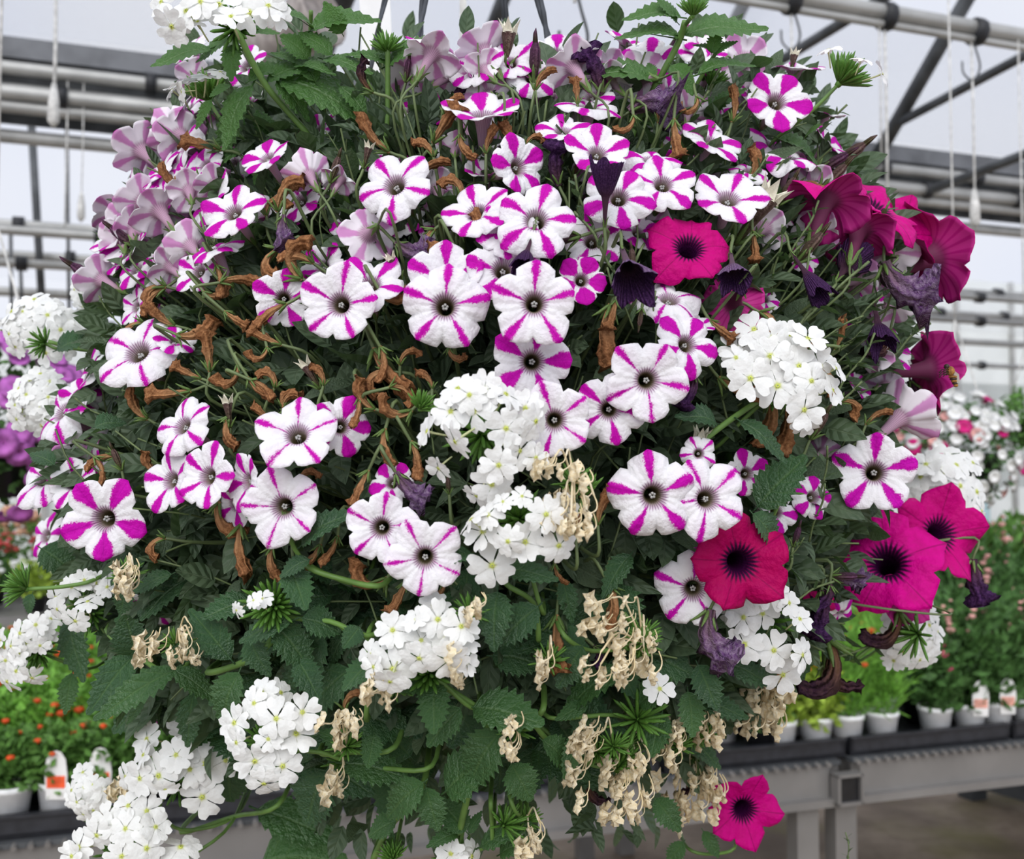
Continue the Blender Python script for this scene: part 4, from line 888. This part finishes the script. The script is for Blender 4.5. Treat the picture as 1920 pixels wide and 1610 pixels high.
cluster(220, 1550, pl("181 1566 66,148 1588 66 -.3 .2,275 1520 66 .3 .3,235 1553 66,215 1546 60,275 1590 74,292 1550 64 .6 .5,228 1605 66,198 1533 60 -.1 .5,134 1605 60 -.4 0,339 1587 80 .1 .93,240 1510 60 .0 .6"), (225, 1600), dz=.11, stem=[(300, 1625), (420, 1560)])
cluster(140, 1120, pl("104 1120 46 -.3 .2,107 1142 46,141 1164 54,164 1127 52 0 .85,181 1093 44,201 1100 44,158 1087 44,134 1100 46,120 1100 40,215 1085 40"), (172, 1150), dz=.06, stem=[(215, 1205), (272, 1240)])
cluster(55, 1220, pl("67 1171 50,37 1187 50,20 1211 50,10 1238 46,80 1181 46,13 1278 56 -.4 -.4,60 1271 54 0 -.6,50 1204 52,30 1258 54,95 1160 44,75 1210 40,0 1200 50,85 1195 44,35 1225 50"), (72, 1220), dz=.0, Z=.98, stem=[(120, 1240), (180, 1250)])
cluster(1440, 1230, pl("1396 1208 80 0 0,1451 1219 76 .2 0,1468 1265 80 .1 -.2,1505 1228 66 .6 .1,1421 1114 70,1441 1107 76,1394 1157 70,1480 1130 60,1370 1150 50,1430 1150 66,1500 1160 60 .5 .5"), (1435, 1165), dz=.05, stem=[(1440, 1150), (1340, 1210)])
cluster(1780, 930, auto(1775, 940, 62, 100, 26, 3, 62), (1740, 930), dz=0, Z=1.12)
cluster(1715, 1190, auto(1712, 1190, 55, 60, 18, 4, 56), (1680, 1190), dz=0, Z=1.10, stem=[(1600, 1240)])
cluster(862, 1600, pl("845 1600 66,885 1605 66,865 1590 40"), (860, 1620), dz=.05)
cluster(420, 15, pl("349 20 80 -.3 .3,411 8 84 0 .2,468 23 84 .1 .2,322 50 78 -.3 -.6,302 3 66 -.5 .2,376 3 76,503 10 74 .4 .3,520 27 60 .5 -.2,433 30 70 0 .6,370 40 60 -.2 .7"), (440, 55), dz=.0, Z=.80, stem=[(490, 150), (545, 215), (625, 310)])
cluster(380, 150, pl("332 158 56 -.4 .85,349 148 54 -.2 .9,386 141 58 .1 .9,322 168 46 -.7 .6,413 134 48 .3 .8,365 150 50 -.1 .9,340 172 40 -.8 -.3"), (392, 190), dz=.0, Z=.86, umb=2, side=True, stem=[(430, 240), (520, 300)])
cluster(1600, 125, pl("1552 92 50 -.3 .93,1615 110 44 .2 .93,1655 138 54 .85 .3"), (1572, 158), dz=.0, Z=.84, umb=2, side=True, stem=[(1525, 205), (1450, 265), (1405, 318)])
cluster(1390, 105, auto(1390, 105, 28, 30, 7, 5, 40), (1350, 130), dz=-.05, Z=.98, stem=[(1330, 190)])
cluster(72, 610, auto(70, 612, 66, 56, 26, 6, 54), (85, 640), dz=0, Z=1.10, umb=0, stem=[(140, 650), (190, 660)])
cluster(75, 755, auto(72, 755, 58, 54, 22, 7, 54), (95, 780), dz=0, Z=1.08, stem=[(150, 790)])
cluster(485, 1128, pl("491 1122 44 -.1 .7,443 1144 34 -.6 -.2,475 1125 34 -.3 .5"), (515, 1135), dz=.07, umb=2, stem=[(545, 1155), (610, 1165), (665, 1178)])
cluster(1237, 1290, pl("1237 1291 64 .2 .3"), (1195, 1350), dz=.07, umb=1, stem=[(1170, 1400)])
cluster(165, 1490, auto(165, 1490, 36, 46, 12, 8, 44), (185, 1500), dz=0, Z=1.02)
cluster(235, 400, auto(232, 400, 24, 26, 8, 9, 44), (250, 420), dz=0, Z=1.12)
cluster(165, 560, auto(160, 545, 22, 36, 9, 10, 44), (180, 560), dz=0, Z=1.12)
cluster(1605, 410, auto(1670, 440, 40, 36, 8, 12, 44), (1640, 470), dz=0, Z=1.10)
# green umbels without open flowers
for x, y, s, a, u, st, Z in ((800, 745, 66, 60, 0, [(830, 760)], None), (725, 70, 66, 90, 0, [(727, 140), (727, 260), (735, 340)], .82), (1462, 895, 74, 85, 1, [(1468, 920), (1440, 985), (1400, 1040)], None), (60, 640, 60, 170, 1, [(120, 655)], 1.02), (1345, 140, 66, 60, 2, [(1320, 200)], .92), (20, 1090, 80, 150, 0, [(130, 1098), (190, 1080)], .86), (1205, 1205, 80, 20, 2, [(1150, 1180)], None), (1165, 1405, 105, 80, 2, [(1090, 1425), (1000, 1350), (960, 1340)], None), (1310, 1390, 60, -60, 2, [(1280, 1340)], None), (1090, 900, 80, 100, 2, [(1080, 960)], None), (968, 1530, 80, 40, 1, [(960, 1500)], None), (1690, 1190, 90, 180, 1, [(1640, 1210), (1590, 1235)], 1.0), (530, 965, 30, 90, 2, [(560, 1040), (610, 1075), (680, 1090)], None), (1300, 5, 60, 90, 2, [(1290, 40)], .8), (735, 1590, 60, 95, 2, [(735, 1625)], None), (192, 435, 36, 150, 2, [(230, 450)], 1.05)):
    Zq = (zs(x, y) - .05) if Z is None else Z; an = math.radians(a); d = vdir(math.cos(an), math.sin(an), .25).normalized(); h = at(x, y, Zq) - d * s * .4 * Zq / F_PX
    M = frame(h, d, rv2.uniform(0, 6), s * .62 * Zq / F_PX); o = obj('green_umbel', UMB[u], ver, rel(ver, M)); pts = [h] + [at(px, py, Zq + .012 * (i + 1)) for i, (px, py) in enumerate(st)]
    pts.append(pts[-1] + FW * .10 + UP * .015)
    tube_px(ver, 'cluster_stalk', pts, .0017, M_STEMV, M, o)
# dried cream clusters hanging
def dried(x0, y0, x1, y1, n, hub, seed, dz=.075, size=46):
    rg = random.Random(seed); Zq = zs((x0 + x1) / 2, (y0 + y1) / 2) - dz; hp = at(hub[0], hub[1], Zq + .02)
    M = frame(hp, vdir(.1, .6, .6), 0, .015); part = obj('dried_flower_cluster', UMB[1], ver, rel(ver, M)); part['label'] = 'dried cream flower cluster'
    for i in range(int(n * 1.35)):
        x = rg.uniform(x0, x1); y = rg.uniform(y0, y1); e = at(x, y, Zq - rg.uniform(0, .03)); d = (e - hp)
        L = size * rg.uniform(.75, 1.15) * Zq / F_PX
        st = e - (d.normalized() * .5 + ZZ * -.5 * 1).normalized() * L * .9
        N = frame_x(st, st + (d.normalized() * .6 - ZZ * .5).normalized() * L, vdir(rg.gauss(0, .3), .7, .6)); obj('dried_floret', rg.choice(DRY), part, M.inverted() @ N)
        if rg.random() < .25: tube_px(ver, 'dried_tube', [hp, hp.lerp(st, .6) + ZZ * .01, st], .0007, M_CREAM, M, part)
for d in ((1025, 880, 1135, 1005, 18, (1075, 905), 1), (1110, 1135, 1190, 1290, 17, (1205, 1205), 2), (1200, 1200, 1245, 1270, 6, (1205, 1190), 21), (1085, 1370, 1125, 1420, 10, (1150, 1400), 3), (1150, 1420, 1230, 1540, 20, (1170, 1400), 4), (1085, 1440, 1105, 1525, 5, (1120, 1410), 22), (1245, 1370, 1300, 1440, 9, (1270, 1400), 5), (1240, 1450, 1380, 1550, 18, (1300, 1420), 6), (1310, 1350, 1370, 1400, 7, (1320, 1380), 7), (1395, 1230, 1500, 1375, 20, (1430, 1260), 8), (620, 1350, 690, 1400, 8, (650, 1400), 9), (625, 1450, 660, 1500, 5, (640, 1430), 10), (855, 1215, 880, 1285, 6, (850, 1230), 11), (1015, 1240, 1040, 1290, 4, (1030, 1240), 12), (700, 1280, 760, 1320, 6, (740, 1290), 13), (990, 1560, 1030, 1610, 6, (985, 1540), 14), (880, 1135, 915, 1160, 3, (880, 1150), 15), (235, 1060, 270, 1110, 8, (240, 1080), 16), (270, 1190, 400, 1240, 10, (330, 1210), 17), (215, 1470, 260, 1500, 5, (250, 1490), 18), (955, 1370, 985, 1420, 5, (970, 1370), 19), (1455, 1340, 1480, 1385, 4, (1450, 1330), 20)):
    dried(*d)

# ---- leaves
def vleaf_me(name, wr, curl, fold, rng, m, teeth=9, n_sub=1):
    vs = []; uv = []; N = teeth * 2
    for i in range(N + 1):
        t = i / N; tt = .10 + .90 * t if i else 0
        w = wr * .5 * (math.sin(PI * min(1, t ** .72)) ** .8 if 0 < t < 1 else 0.0) + (.012 if t < .08 else 0)
        tooth = (1.10 if i % 2 else .84) * rng.uniform(.93, 1.06)
        x = t; cz = -curl * t * t + .05 * math.sin(t * 5)
        for j, f in enumerate((-1, -.5, 0, .5, 1)):
            ww = w * (tooth if abs(f) == 1 else 1) * f; xx = x + (.03 if (i % 2 and abs(f) == 1) else 0) - (.05 * abs(f) * (1 - t))
            zz = cz + fold * abs(f) * w + (.020 if (abs(f) == .5 and i % 2) else 0) + (rng.uniform(-.01, .01) if abs(f) == 1 else 0) - .35 * w * f * f * fold
            vs.append(Vector((xx, ww, zz))); uv.append((t, .5 + f * .5))
    fs = [(i * 5 + j, (i + 1) * 5 + j, (i + 1) * 5 + j + 1, i * 5 + j + 1) for i in range(N) for j in range(4)]
    b = MB(); b.add(vs, fs, 0, uv); b.tube([Vector((-.16, 0, .005)), Vector((0, 0, -.004)), Vector((.5, 0, -curl * .25 + .02))], [.016, .014, .007], 5, 0, True)
    return b.me(name, m)
rl = random.Random(31)
VL = {w_: [vleaf_me('leaf', w_ * 1.12, c, f, rl, M_VLEAF) for c, f in ((.08, .35), (.22, .5), (-.04, .25))] for w_ in (.32, .45, .6, .78)}
def pleaf_me(wr, curl, fold, m):
    vs = []; uv = []
    for i in range(7):
        t = i / 6; w_ = wr * .5 * (math.sin(PI * min(1, t ** .8)) ** .75 if 0 < t < 1 else .03)
        for f in (-1, 0, 1): vs.append(Vector((t, w_ * f, -curl * t * t + fold * abs(f) * w_))); uv.append((t, .5 + f * .5))
    return mesh('small_leaf', vs, [(i * 3 + j, (i + 1) * 3 + j, (i + 1) * 3 + j + 1, i * 3 + j + 1) for i in range(6) for j in range(2)], m, None, uv)
PL = [pleaf_me(w_, c, f, M_PLEAF) for w_, c, f in ((.50, .15, .4), (.60, .3, .3), (.42, -.1, .5), (.56, .05, .25), (.36, .45, .6))]
VLEAVES = """390 92 281 124 .45 T,433 74 366 117 .45 T,440 85 430 146 .45 T,455 66 522 54 .45 T,585 52 526 12 .6 T,588 56 706 12 .45 T,575 108 530 58 .78 T,610 112 700 138 .45 T,505 150 610 108 .45 T,522 155 582 216 .45 T,530 150 705 228 .45 T,470 165 408 275 .45 T,455 205 402 290 .45 T,500 250 482 205 .78 T,540 205 592 228 .45 T,430 160 392 182 .45 T,560 128 625 122 .45 T,640 165 700 230 .45 T,560 240 655 300 .32 T,455 282 383 322 .32 T,470 150 535 108 .45 T,590 150 555 92 .6 T,395 190 365 240 .32 T,560 120 508 92 .45 T,620 100 560 60 .6 T,620 260 690 330 .45 T,500 300 470 340 .6 T,
725 120 648 92 .45 T,727 122 824 64 .45 T,727 112 690 100 .45 T,760 212 832 188 .45 T,725 260 772 272 .78 T,640 60 610 5 .6 T,
1270 72 1158 46 .45 T,1272 32 1172 14 .45 T,1288 64 1442 52 .45 T,1268 40 1230 -5 .6 T,1290 22 1325 -8 .6 T,1222 152 1098 122 .6 T,1260 125 1304 168 .6 T,1182 218 1138 142 .45 T,1335 98 1348 52 .6 T,1313 138 1418 98 .32 T,1340 100 1302 74 .45 T,1340 208 1394 156 .45 T,1335 205 1302 165 .45 T,1195 228 1294 246 .45 T,1465 262 1556 302 .45 T,1510 258 1542 232 .6 T,1345 100 1380 70 .45 T,1225 150 1215 110 .45 T,
815 1283 813 1377 .6,815 1280 752 1292 .6,893 1327 1018 1348 .6,935 1375 864 1478 .6,960 1435 1000 1505 .78,648 1432 766 1450 .6,932 1114 921 1215 .6,1005 1140 928 1208 .6,1163 1261 1040 1320 .45,1090 1215 1043 1292 .6,673 1177 643 1214 .78,855 1563 804 1579 .45,880 1560 902 1520 .45,871 1555 818 1492 .6,905 1585 990 1540 .32,940 1600 992 1570 .45,735 1608 732 1565 .45,740 1540 688 1566 .78,790 1470 712 1534 .6,800 1480 822 1562 .6,840 1480 940 1400 .6,
884 1038 827 1048 .6,950 1068 1045 1080 .45,513 977 464 964 .45,530 973 590 955 .45,570 1018 642 948 .45,578 1050 522 1078 .6,545 1065 574 1144 .6,543 1164 440 1198 .45,570 1160 642 1182 .78,429 1231 354 1140 .45,517 1174 589 1256 .6,258 1224 234 1152 .78,369 1218 302 1230 .78,132 1164 157 1280 .45,248 1231 162 1340 .45,322 1258 173 1350 .32,135 1265 121 1340 .45,329 1258 410 1313 .45,446 1265 402 1364 .6,60 1115 50 1152 .6,490 1520 637 1575 .45,500 1612 645 1602 .78,655 1400 598 1368 .6,270 1315 236 1358 .32,240 1100 224 1152 .6,
1391 792 1483 853 .32,1414 966 1470 1028 .6,1425 945 1512 853 .6,1340 792 1278 768 .6,1290 1300 1302 1382 .6,1310 1250 1347 1332 .6,110 655 178 624 .6,100 870 55 845 .6,180 800 234 784 .78,80 1030 142 1072 .78,1100 1320 1040 1350 .45,1230 1500 1280 1560 .6,1280 1580 1250 1620 .6,1320 1560 1350 1610 .45,700 1380 690 1440 .6,560 1240 600 1310 .6,470 1200 500 1270 .6,700 1240 640 1290 .6,1080 1380 1060 1460 .45,1240 1340 1220 1420 .6,1000 1040 1060 1010 .6,860 1330 800 1400 .6,1020 1390 1080 1440 .6,1200 1320 1260 1270 .6"""
def vleaf(bx, by, tx, ty, w_, Z=None, dz=.0, kids=True):
    Zb = (zs(bx, by) - .045 if Z is None else Z) - dz; Zt = Zb + rl.uniform(-.02, .008)
    B = at(bx, by, Zb); T = at(tx, ty, Zt); dx, dy = tx - bx, by - ty; hor = abs(dx) / (math.hypot(dx, dy) + 1)
    nrm = vdir(rl.uniform(-.25, .25), .35 + .35 * hor + rl.uniform(-.15, .15), .75)
    o = obj('leaf', rl.choice(VL[w_]), ver, rel(ver, frame_x(B, T, nrm))); y_ = 1.0 if Z is not None else (.35 if by > 1250 and dz == 0 else .0); o.color = (y_, y_, y_, 1); return o  # upper leaves: skylight shining through them is put into the brighter colour
for ln in VLEAVES.replace('\n', '').split(','):
    if not ln.strip(): continue
    q = ln.split(); bx, by, tx, ty, w_ = map(float, q[:5]); Z = None
    if len(q) > 5: Z = .83 + (.04 if by > 200 else 0)
    vleaf(bx, by, tx, ty, w_, Z)
for i in range(165):     # random verbena leaves deeper in the lower half
    y = rl.uniform(1020, 1450); l, r = lr(y); x = rl.uniform(l + 30, r - 40); a = rl.uniform(-PI, 0) if rl.random() < .75 else rl.uniform(0, PI); L = rl.uniform(75, 125)
    vleaf(x, y, x + L * math.cos(a), y - L * math.sin(a), rl.choice((.45, .6, .78)), None, -rl.uniform(.03, .14))
# verbena stems
for pts, Zq, r in (([(440, 50), (492, 150), (545, 215), (622, 305), (660, 400)], .815, .0026), ([(583, 20), (582, 60), (580, 110), (600, 200)], .84, .0018), ([(727, 80), (727, 200), (725, 300)], .82, .0021), ([(1285, 40), (1272, 80), (1230, 160), (1200, 215), (1170, 300)], .82, .0026), ([(1345, 95), (1320, 135), (1285, 195), (1240, 260)], .84, .0017), ([(1430, 745), (1352, 800), (1300, 845), (1270, 900)], None, .0022), ([(815, 1275), (893, 1325), (950, 1365), (1000, 1345), (1020, 1320)], None, .0023), ([(990, 1340), (1030, 1390), (1095, 1425), (1160, 1405)], None, .0022), ([(1030, 1345), (1150, 1340), (1250, 1360)], None, .0016), ([(515, 1132), (550, 1157), (620, 1165), (700, 1190)], None, .0019), ([(200, 1180), (260, 1230), (330, 1262)], None, .0022), ([(390, 1260), (460, 1240), (510, 1200)], None, .0026), ([(340, 1560), (440, 1530), (520, 1510)], None, .0022), ([(690, 1190), (690, 1290), (688, 1350)], None, .0018), ([(575, 1060), (640, 1085), (720, 1095)], None, .002), ([(950, 1095), (1000, 1130), (1010, 1200)], None, .0019), ([(1170, 1150), (1200, 1200), (1110, 1220), (1050, 1180)], None, .0017), ([(915, 1370), (880, 1480), (860, 1560)], None, .0026), ([(920, 1500), (922, 1540), (925, 1590)], None, .0018), ([(955, 1490), (975, 1525)], None, .0016), ([(700, 1610), (730, 1550), (790, 1480)], None, .0025), ([(600, 1410), (660, 1410), (740, 1400)], None, .002), ([(640, 1435), (720, 1440), (810, 1435)], None, .0018), ([(1290, 1590), (1340, 1600), (1380, 1580)], None, .0016), ([(860, 1605), (940, 1570), (985, 1545)], None, .002), ([(90, 640), (150, 655), (230, 660)], 1.0, .002)):
    P = [at(x, y, (zs(x, y) - .035) if Zq is None else Zq + .012 * i) for i, (x, y) in enumerate(pts)]; P.append(P[-1] + FW * .09 + UP * .012); P[0:0] = [P[0] + FW * .07] if Zq is None and pts[0][1] > 700 and len(pts) < 4 else []
    tube_px(ver, 'stem', P, r, M_STEMV)
# hairy petunia stems with leaf pairs on the right
def shoot_me(rng, n=8, leafL=.30):
    b = MB(); pts = curve([Vector((0, 0, 0)), Vector((.03, .02, .35)), Vector((-.02, .05, .7)), Vector((.02, .04, 1.0))], 4); b.tube(pts, [.016] * len(pts), 5, 0, True)
    for i in range(n):
        t = .15 + .85 * i / n; p = pts[min(len(pts) - 1, int(t * (len(pts) - 1)))]; th = i * 2.1 + rng.uniform(-.4, .4); up = rng.uniform(.2, .9) + .6 * t
        d = Vector((math.cos(th), math.sin(th), up)).normalized(); s_ = d.cross(ZZ).normalized(); nn = s_.cross(d); L = leafL * rng.uniform(.6, 1.1) * (1.1 - .5 * t); W = L * .17
        b.add([p, p + d * L * .35 + s_ * W + nn * .01, p + d * L * .35 - s_ * W + nn * .01, p + d * L * .75 + s_ * W * .8 - nn * L * .06, p + d * L * .75 - s_ * W * .8 - nn * L * .06, p + d * L - nn * L * .16], [(0, 2, 1), (1, 2, 4, 3), (3, 4, 5)], 1, [(0, .5), (.35, .9), (.35, .1), (.75, .9), (.75, .1), (1, .5)])
    return b.me('leafy_shoot', [M_STEM, M_PLEAF])
SH = [shoot_me(rl) for _ in range(6)]
def shoot(root, x, y, L, ang, dz=0.02, Z=None):
    Zq = (zs(x, y) if Z is None else Z) - dz; a = math.radians(ang); d = vdir(math.cos(a), math.sin(a), rl.uniform(-.1, .5)).normalized()
    obj('leafy_shoot', rl.choice(SH), root, rel(root, frame(at(x, y, Zq) - d * L * .5 * Zq / F_PX, d, rl.uniform(0, 6.3), L * Zq / F_PX))).color = (.15, 0, 0, 1)
for x, y, L, a in ((1620, 440, 150, 60), (1500, 440, 140, 65), (1560, 560, 200, 40), (1650, 560, 140, 45), (1500, 610, 180, 45), (1690, 650, 150, 40), (1600, 690, 150, 60), (1560, 760, 140, 40), (1540, 900, 140, 90), (1530, 960, 130, 85), (1470, 1080, 120, 80), (1500, 1120, 140, 30), (1450, 1150, 120, 70), (1590, 1230, 150, -160), (1100, 400, 150, 110), (1130, 470, 180, 125), (1165, 560, 130, 115), (1230, 600, 110, 90), (1590, 1600, 80, 95), (1480, 1040, 90, 60), (1420, 680, 120, 60), (1560, 620, 130, 30)):
    shoot(mag, x, y, L, a, .03)
for i in range(110):
    y = rl.triangular(90, 900, 230); l, r = lr(y); x = rl.uniform(l + 15, r - 15)
    s = (x - XC) / 800
    if 480 < x < 720 and y < 200: continue
    shoot(pet, x, y, rl.uniform(80, 140), 90 - 65 * s + rl.gauss(0, 18), rl.uniform(-.09, .01))
# small leaves: the ones that show largest as parts, the rest as one mesh
cand = []
for i in range(8200):
    y = rl.uniform(130, 1330) if rl.random() < .85 else rl.uniform(60, 1560); l, r = lr(y); x = rl.uniform(l + 12, r - 12); z0 = zs(x, y)
    if y < 250 and rl.random() < .55: continue
    if x < 420 and y < 560 and rl.random() < .6: continue
    k = rl.random() ** 1.7; z = z0 + .012 + k * 1.6 * (ZC - z0 + .03)
    p = at(x, y, z); s = Vector(((x - XC) / 800, 0, (YC - y) / 800)); out = (RT * s.x + UP * s.z - FW * (1 - k) * .8).normalized()
    d = (out + Vector((rl.gauss(0, .55), rl.gauss(0, .55), rl.gauss(.1, .55)))).normalized(); n = (-FW * .6 + UP * .7 + Vector((rl.gauss(0, .45), rl.gauss(0, .45), rl.gauss(0, .45)))).normalized()
    cand.append((z - z0, frame_x(p, p + d * rl.uniform(.019, .038), n), rl.randrange(5)))
for i in range(5200):     # broad leaves deep inside
    y = rl.uniform(200, 1360); l, r = lr(y); m_ = (l + r) / 2; x = m_ + (rl.uniform(l, r) - m_) * (.93 if y > 560 else .84); z0 = zs(x, y); z = z0 + .05 + rl.random() * 1.4 * (ZC - z0 + .02)
    p = at(x, y, z); d = Vector((rl.gauss(0, 1), rl.gauss(0, .6), rl.gauss(-.2, .8))).normalized(); n = (-FW + UP * .5 + Vector((rl.gauss(0, .4), rl.gauss(0, .4), rl.gauss(0, .4)))).normalized()
    cand.append((z - z0 + .2, frame_x(p, p + d * rl.uniform(.035, .055), n), rl.choice((1, 3))))
cand.sort(key=lambda c: c[0])
for k, M, i in cand[:2700:9]: obj('leaf', PL[i], pet, rel(pet, M)).color = (0, 0, 0, 1)
import numpy as np
PV = [np.array([tuple(v.co) + (1.0,) for v in m.vertices]) for m in PL]; PF = [[tuple(p.vertices) for p in m.polygons] for m in PL]; PUV = [[(t / 6, f) for t in range(7) for f in (0, .5, 1)]] * 5
V_, F_, UV_ = [], [], []
for j, (k, M, i) in enumerate(cand):
    if j < 2700 and j % 9 == 0: continue
    W = PV[i] @ np.array(rel(pet, M)).T; o = len(V_); V_ += W[:, :3].tolist(); F_ += [tuple(a + o for a in f) for f in PF[i]]; UV_ += PUV[i]
fo_ = prop(obj('foliage', mesh('foliage', V_, F_, M_PLEAF, None, UV_), pet), kind='stuff'); fo_.color = (0, 0, 0, 1)
# thin inner stems, one mesh
b = MB()
for i in range(420):
    y = rl.uniform(130, 1250); l, r = lr(y); x = rl.uniform(l + 40, r - 40); z = zs(x, y) + rl.uniform(.0, .10); p = at(x, y, z); s = (x - XC) / 800
    d = vdir(s * .8 + rl.gauss(0, .25), .9 - max(0, (y - 500) / 700) + rl.gauss(0, .2), rl.uniform(-.1, .4)).normalized(); L = rl.uniform(.04, .10)
    b.tube(curve([p - d * L * .5, p + Vector((rl.gauss(0, .006), rl.gauss(0, .006), .003)), p + d * L * .5], 3), .0009, 4, cap=False)
prop(obj('inner_stems', b.me('inner_stems', M_STEM), pet, Matrix.Translation(-pet.location)), kind='stuff')

# ---- the bee on the magenta flower at the right edge of the basket
bp = at(1782, 700, zs(1690, 700) - .04)
bee = empty('honey_bee', bp, 'small amber brown honey bee clinging to the magenta flower seen from the side', 'bee')
M_BEE1 = plain('bee_amber', (.30, .14, .03), .7, var=.5, scale=300); M_BEE2 = plain('bee_dark', (.035, .02, .012), .5); M_WING = plain('bee_wing', (.55, .50, .42), .3, .5)
def ell(b, c, r, m=0, n=12):
    b.add([c + Vector((r[0] * math.sin(PI * i / 8) * math.cos(2 * PI * j / n), r[1] * math.sin(PI * i / 8) * math.sin(2 * PI * j / n), r[2] * math.cos(PI * i / 8))) for i in range(9) for j in range(n)], [(i * n + j, i * n + (j + 1) % n, (i + 1) * n + (j + 1) % n, (i + 1) * n + j) for i in range(8) for j in range(n)], m)
b = MB(); ell(b, Vector((0, 0, .002)), (.0036, .0038, .0042)); ell(b, Vector((-.003, 0, .0058)), (.0024, .0026, .0024), 1)
for i in range(5): ell(b, Vector((.002 + .0006 * i, 0, -.003 - .0018 * i)), (.0036 - .0004 * i, .0036 - .0004 * i, .0014), i % 2)
b.me
obj('body', b.me('body', [M_BEE1, M_BEE2]), bee)
for s in (-1, 1):
    b = MB(); b.add([Vector((.002, .001 * s, .003)), Vector((.006, .003 * s, -.001)), Vector((.0065, .0035 * s, -.008)), Vector((.0045, .0025 * s, -.0085)), Vector((.003, .001 * s, -.003))], [(0, 1, 2, 3, 4)]); obj('wing', b.me('wing', M_WING, False), bee)
    for k in range(3):
        b = MB(); z = .003 - .002 * k; b.tube([Vector((-.002, .002 * s, z)), Vector((-.005, .005 * s, z + .001)), Vector((-.008, .004 * s, z - .002))], .0005, 5); obj('leg', b.me('leg', M_BEE2), bee)
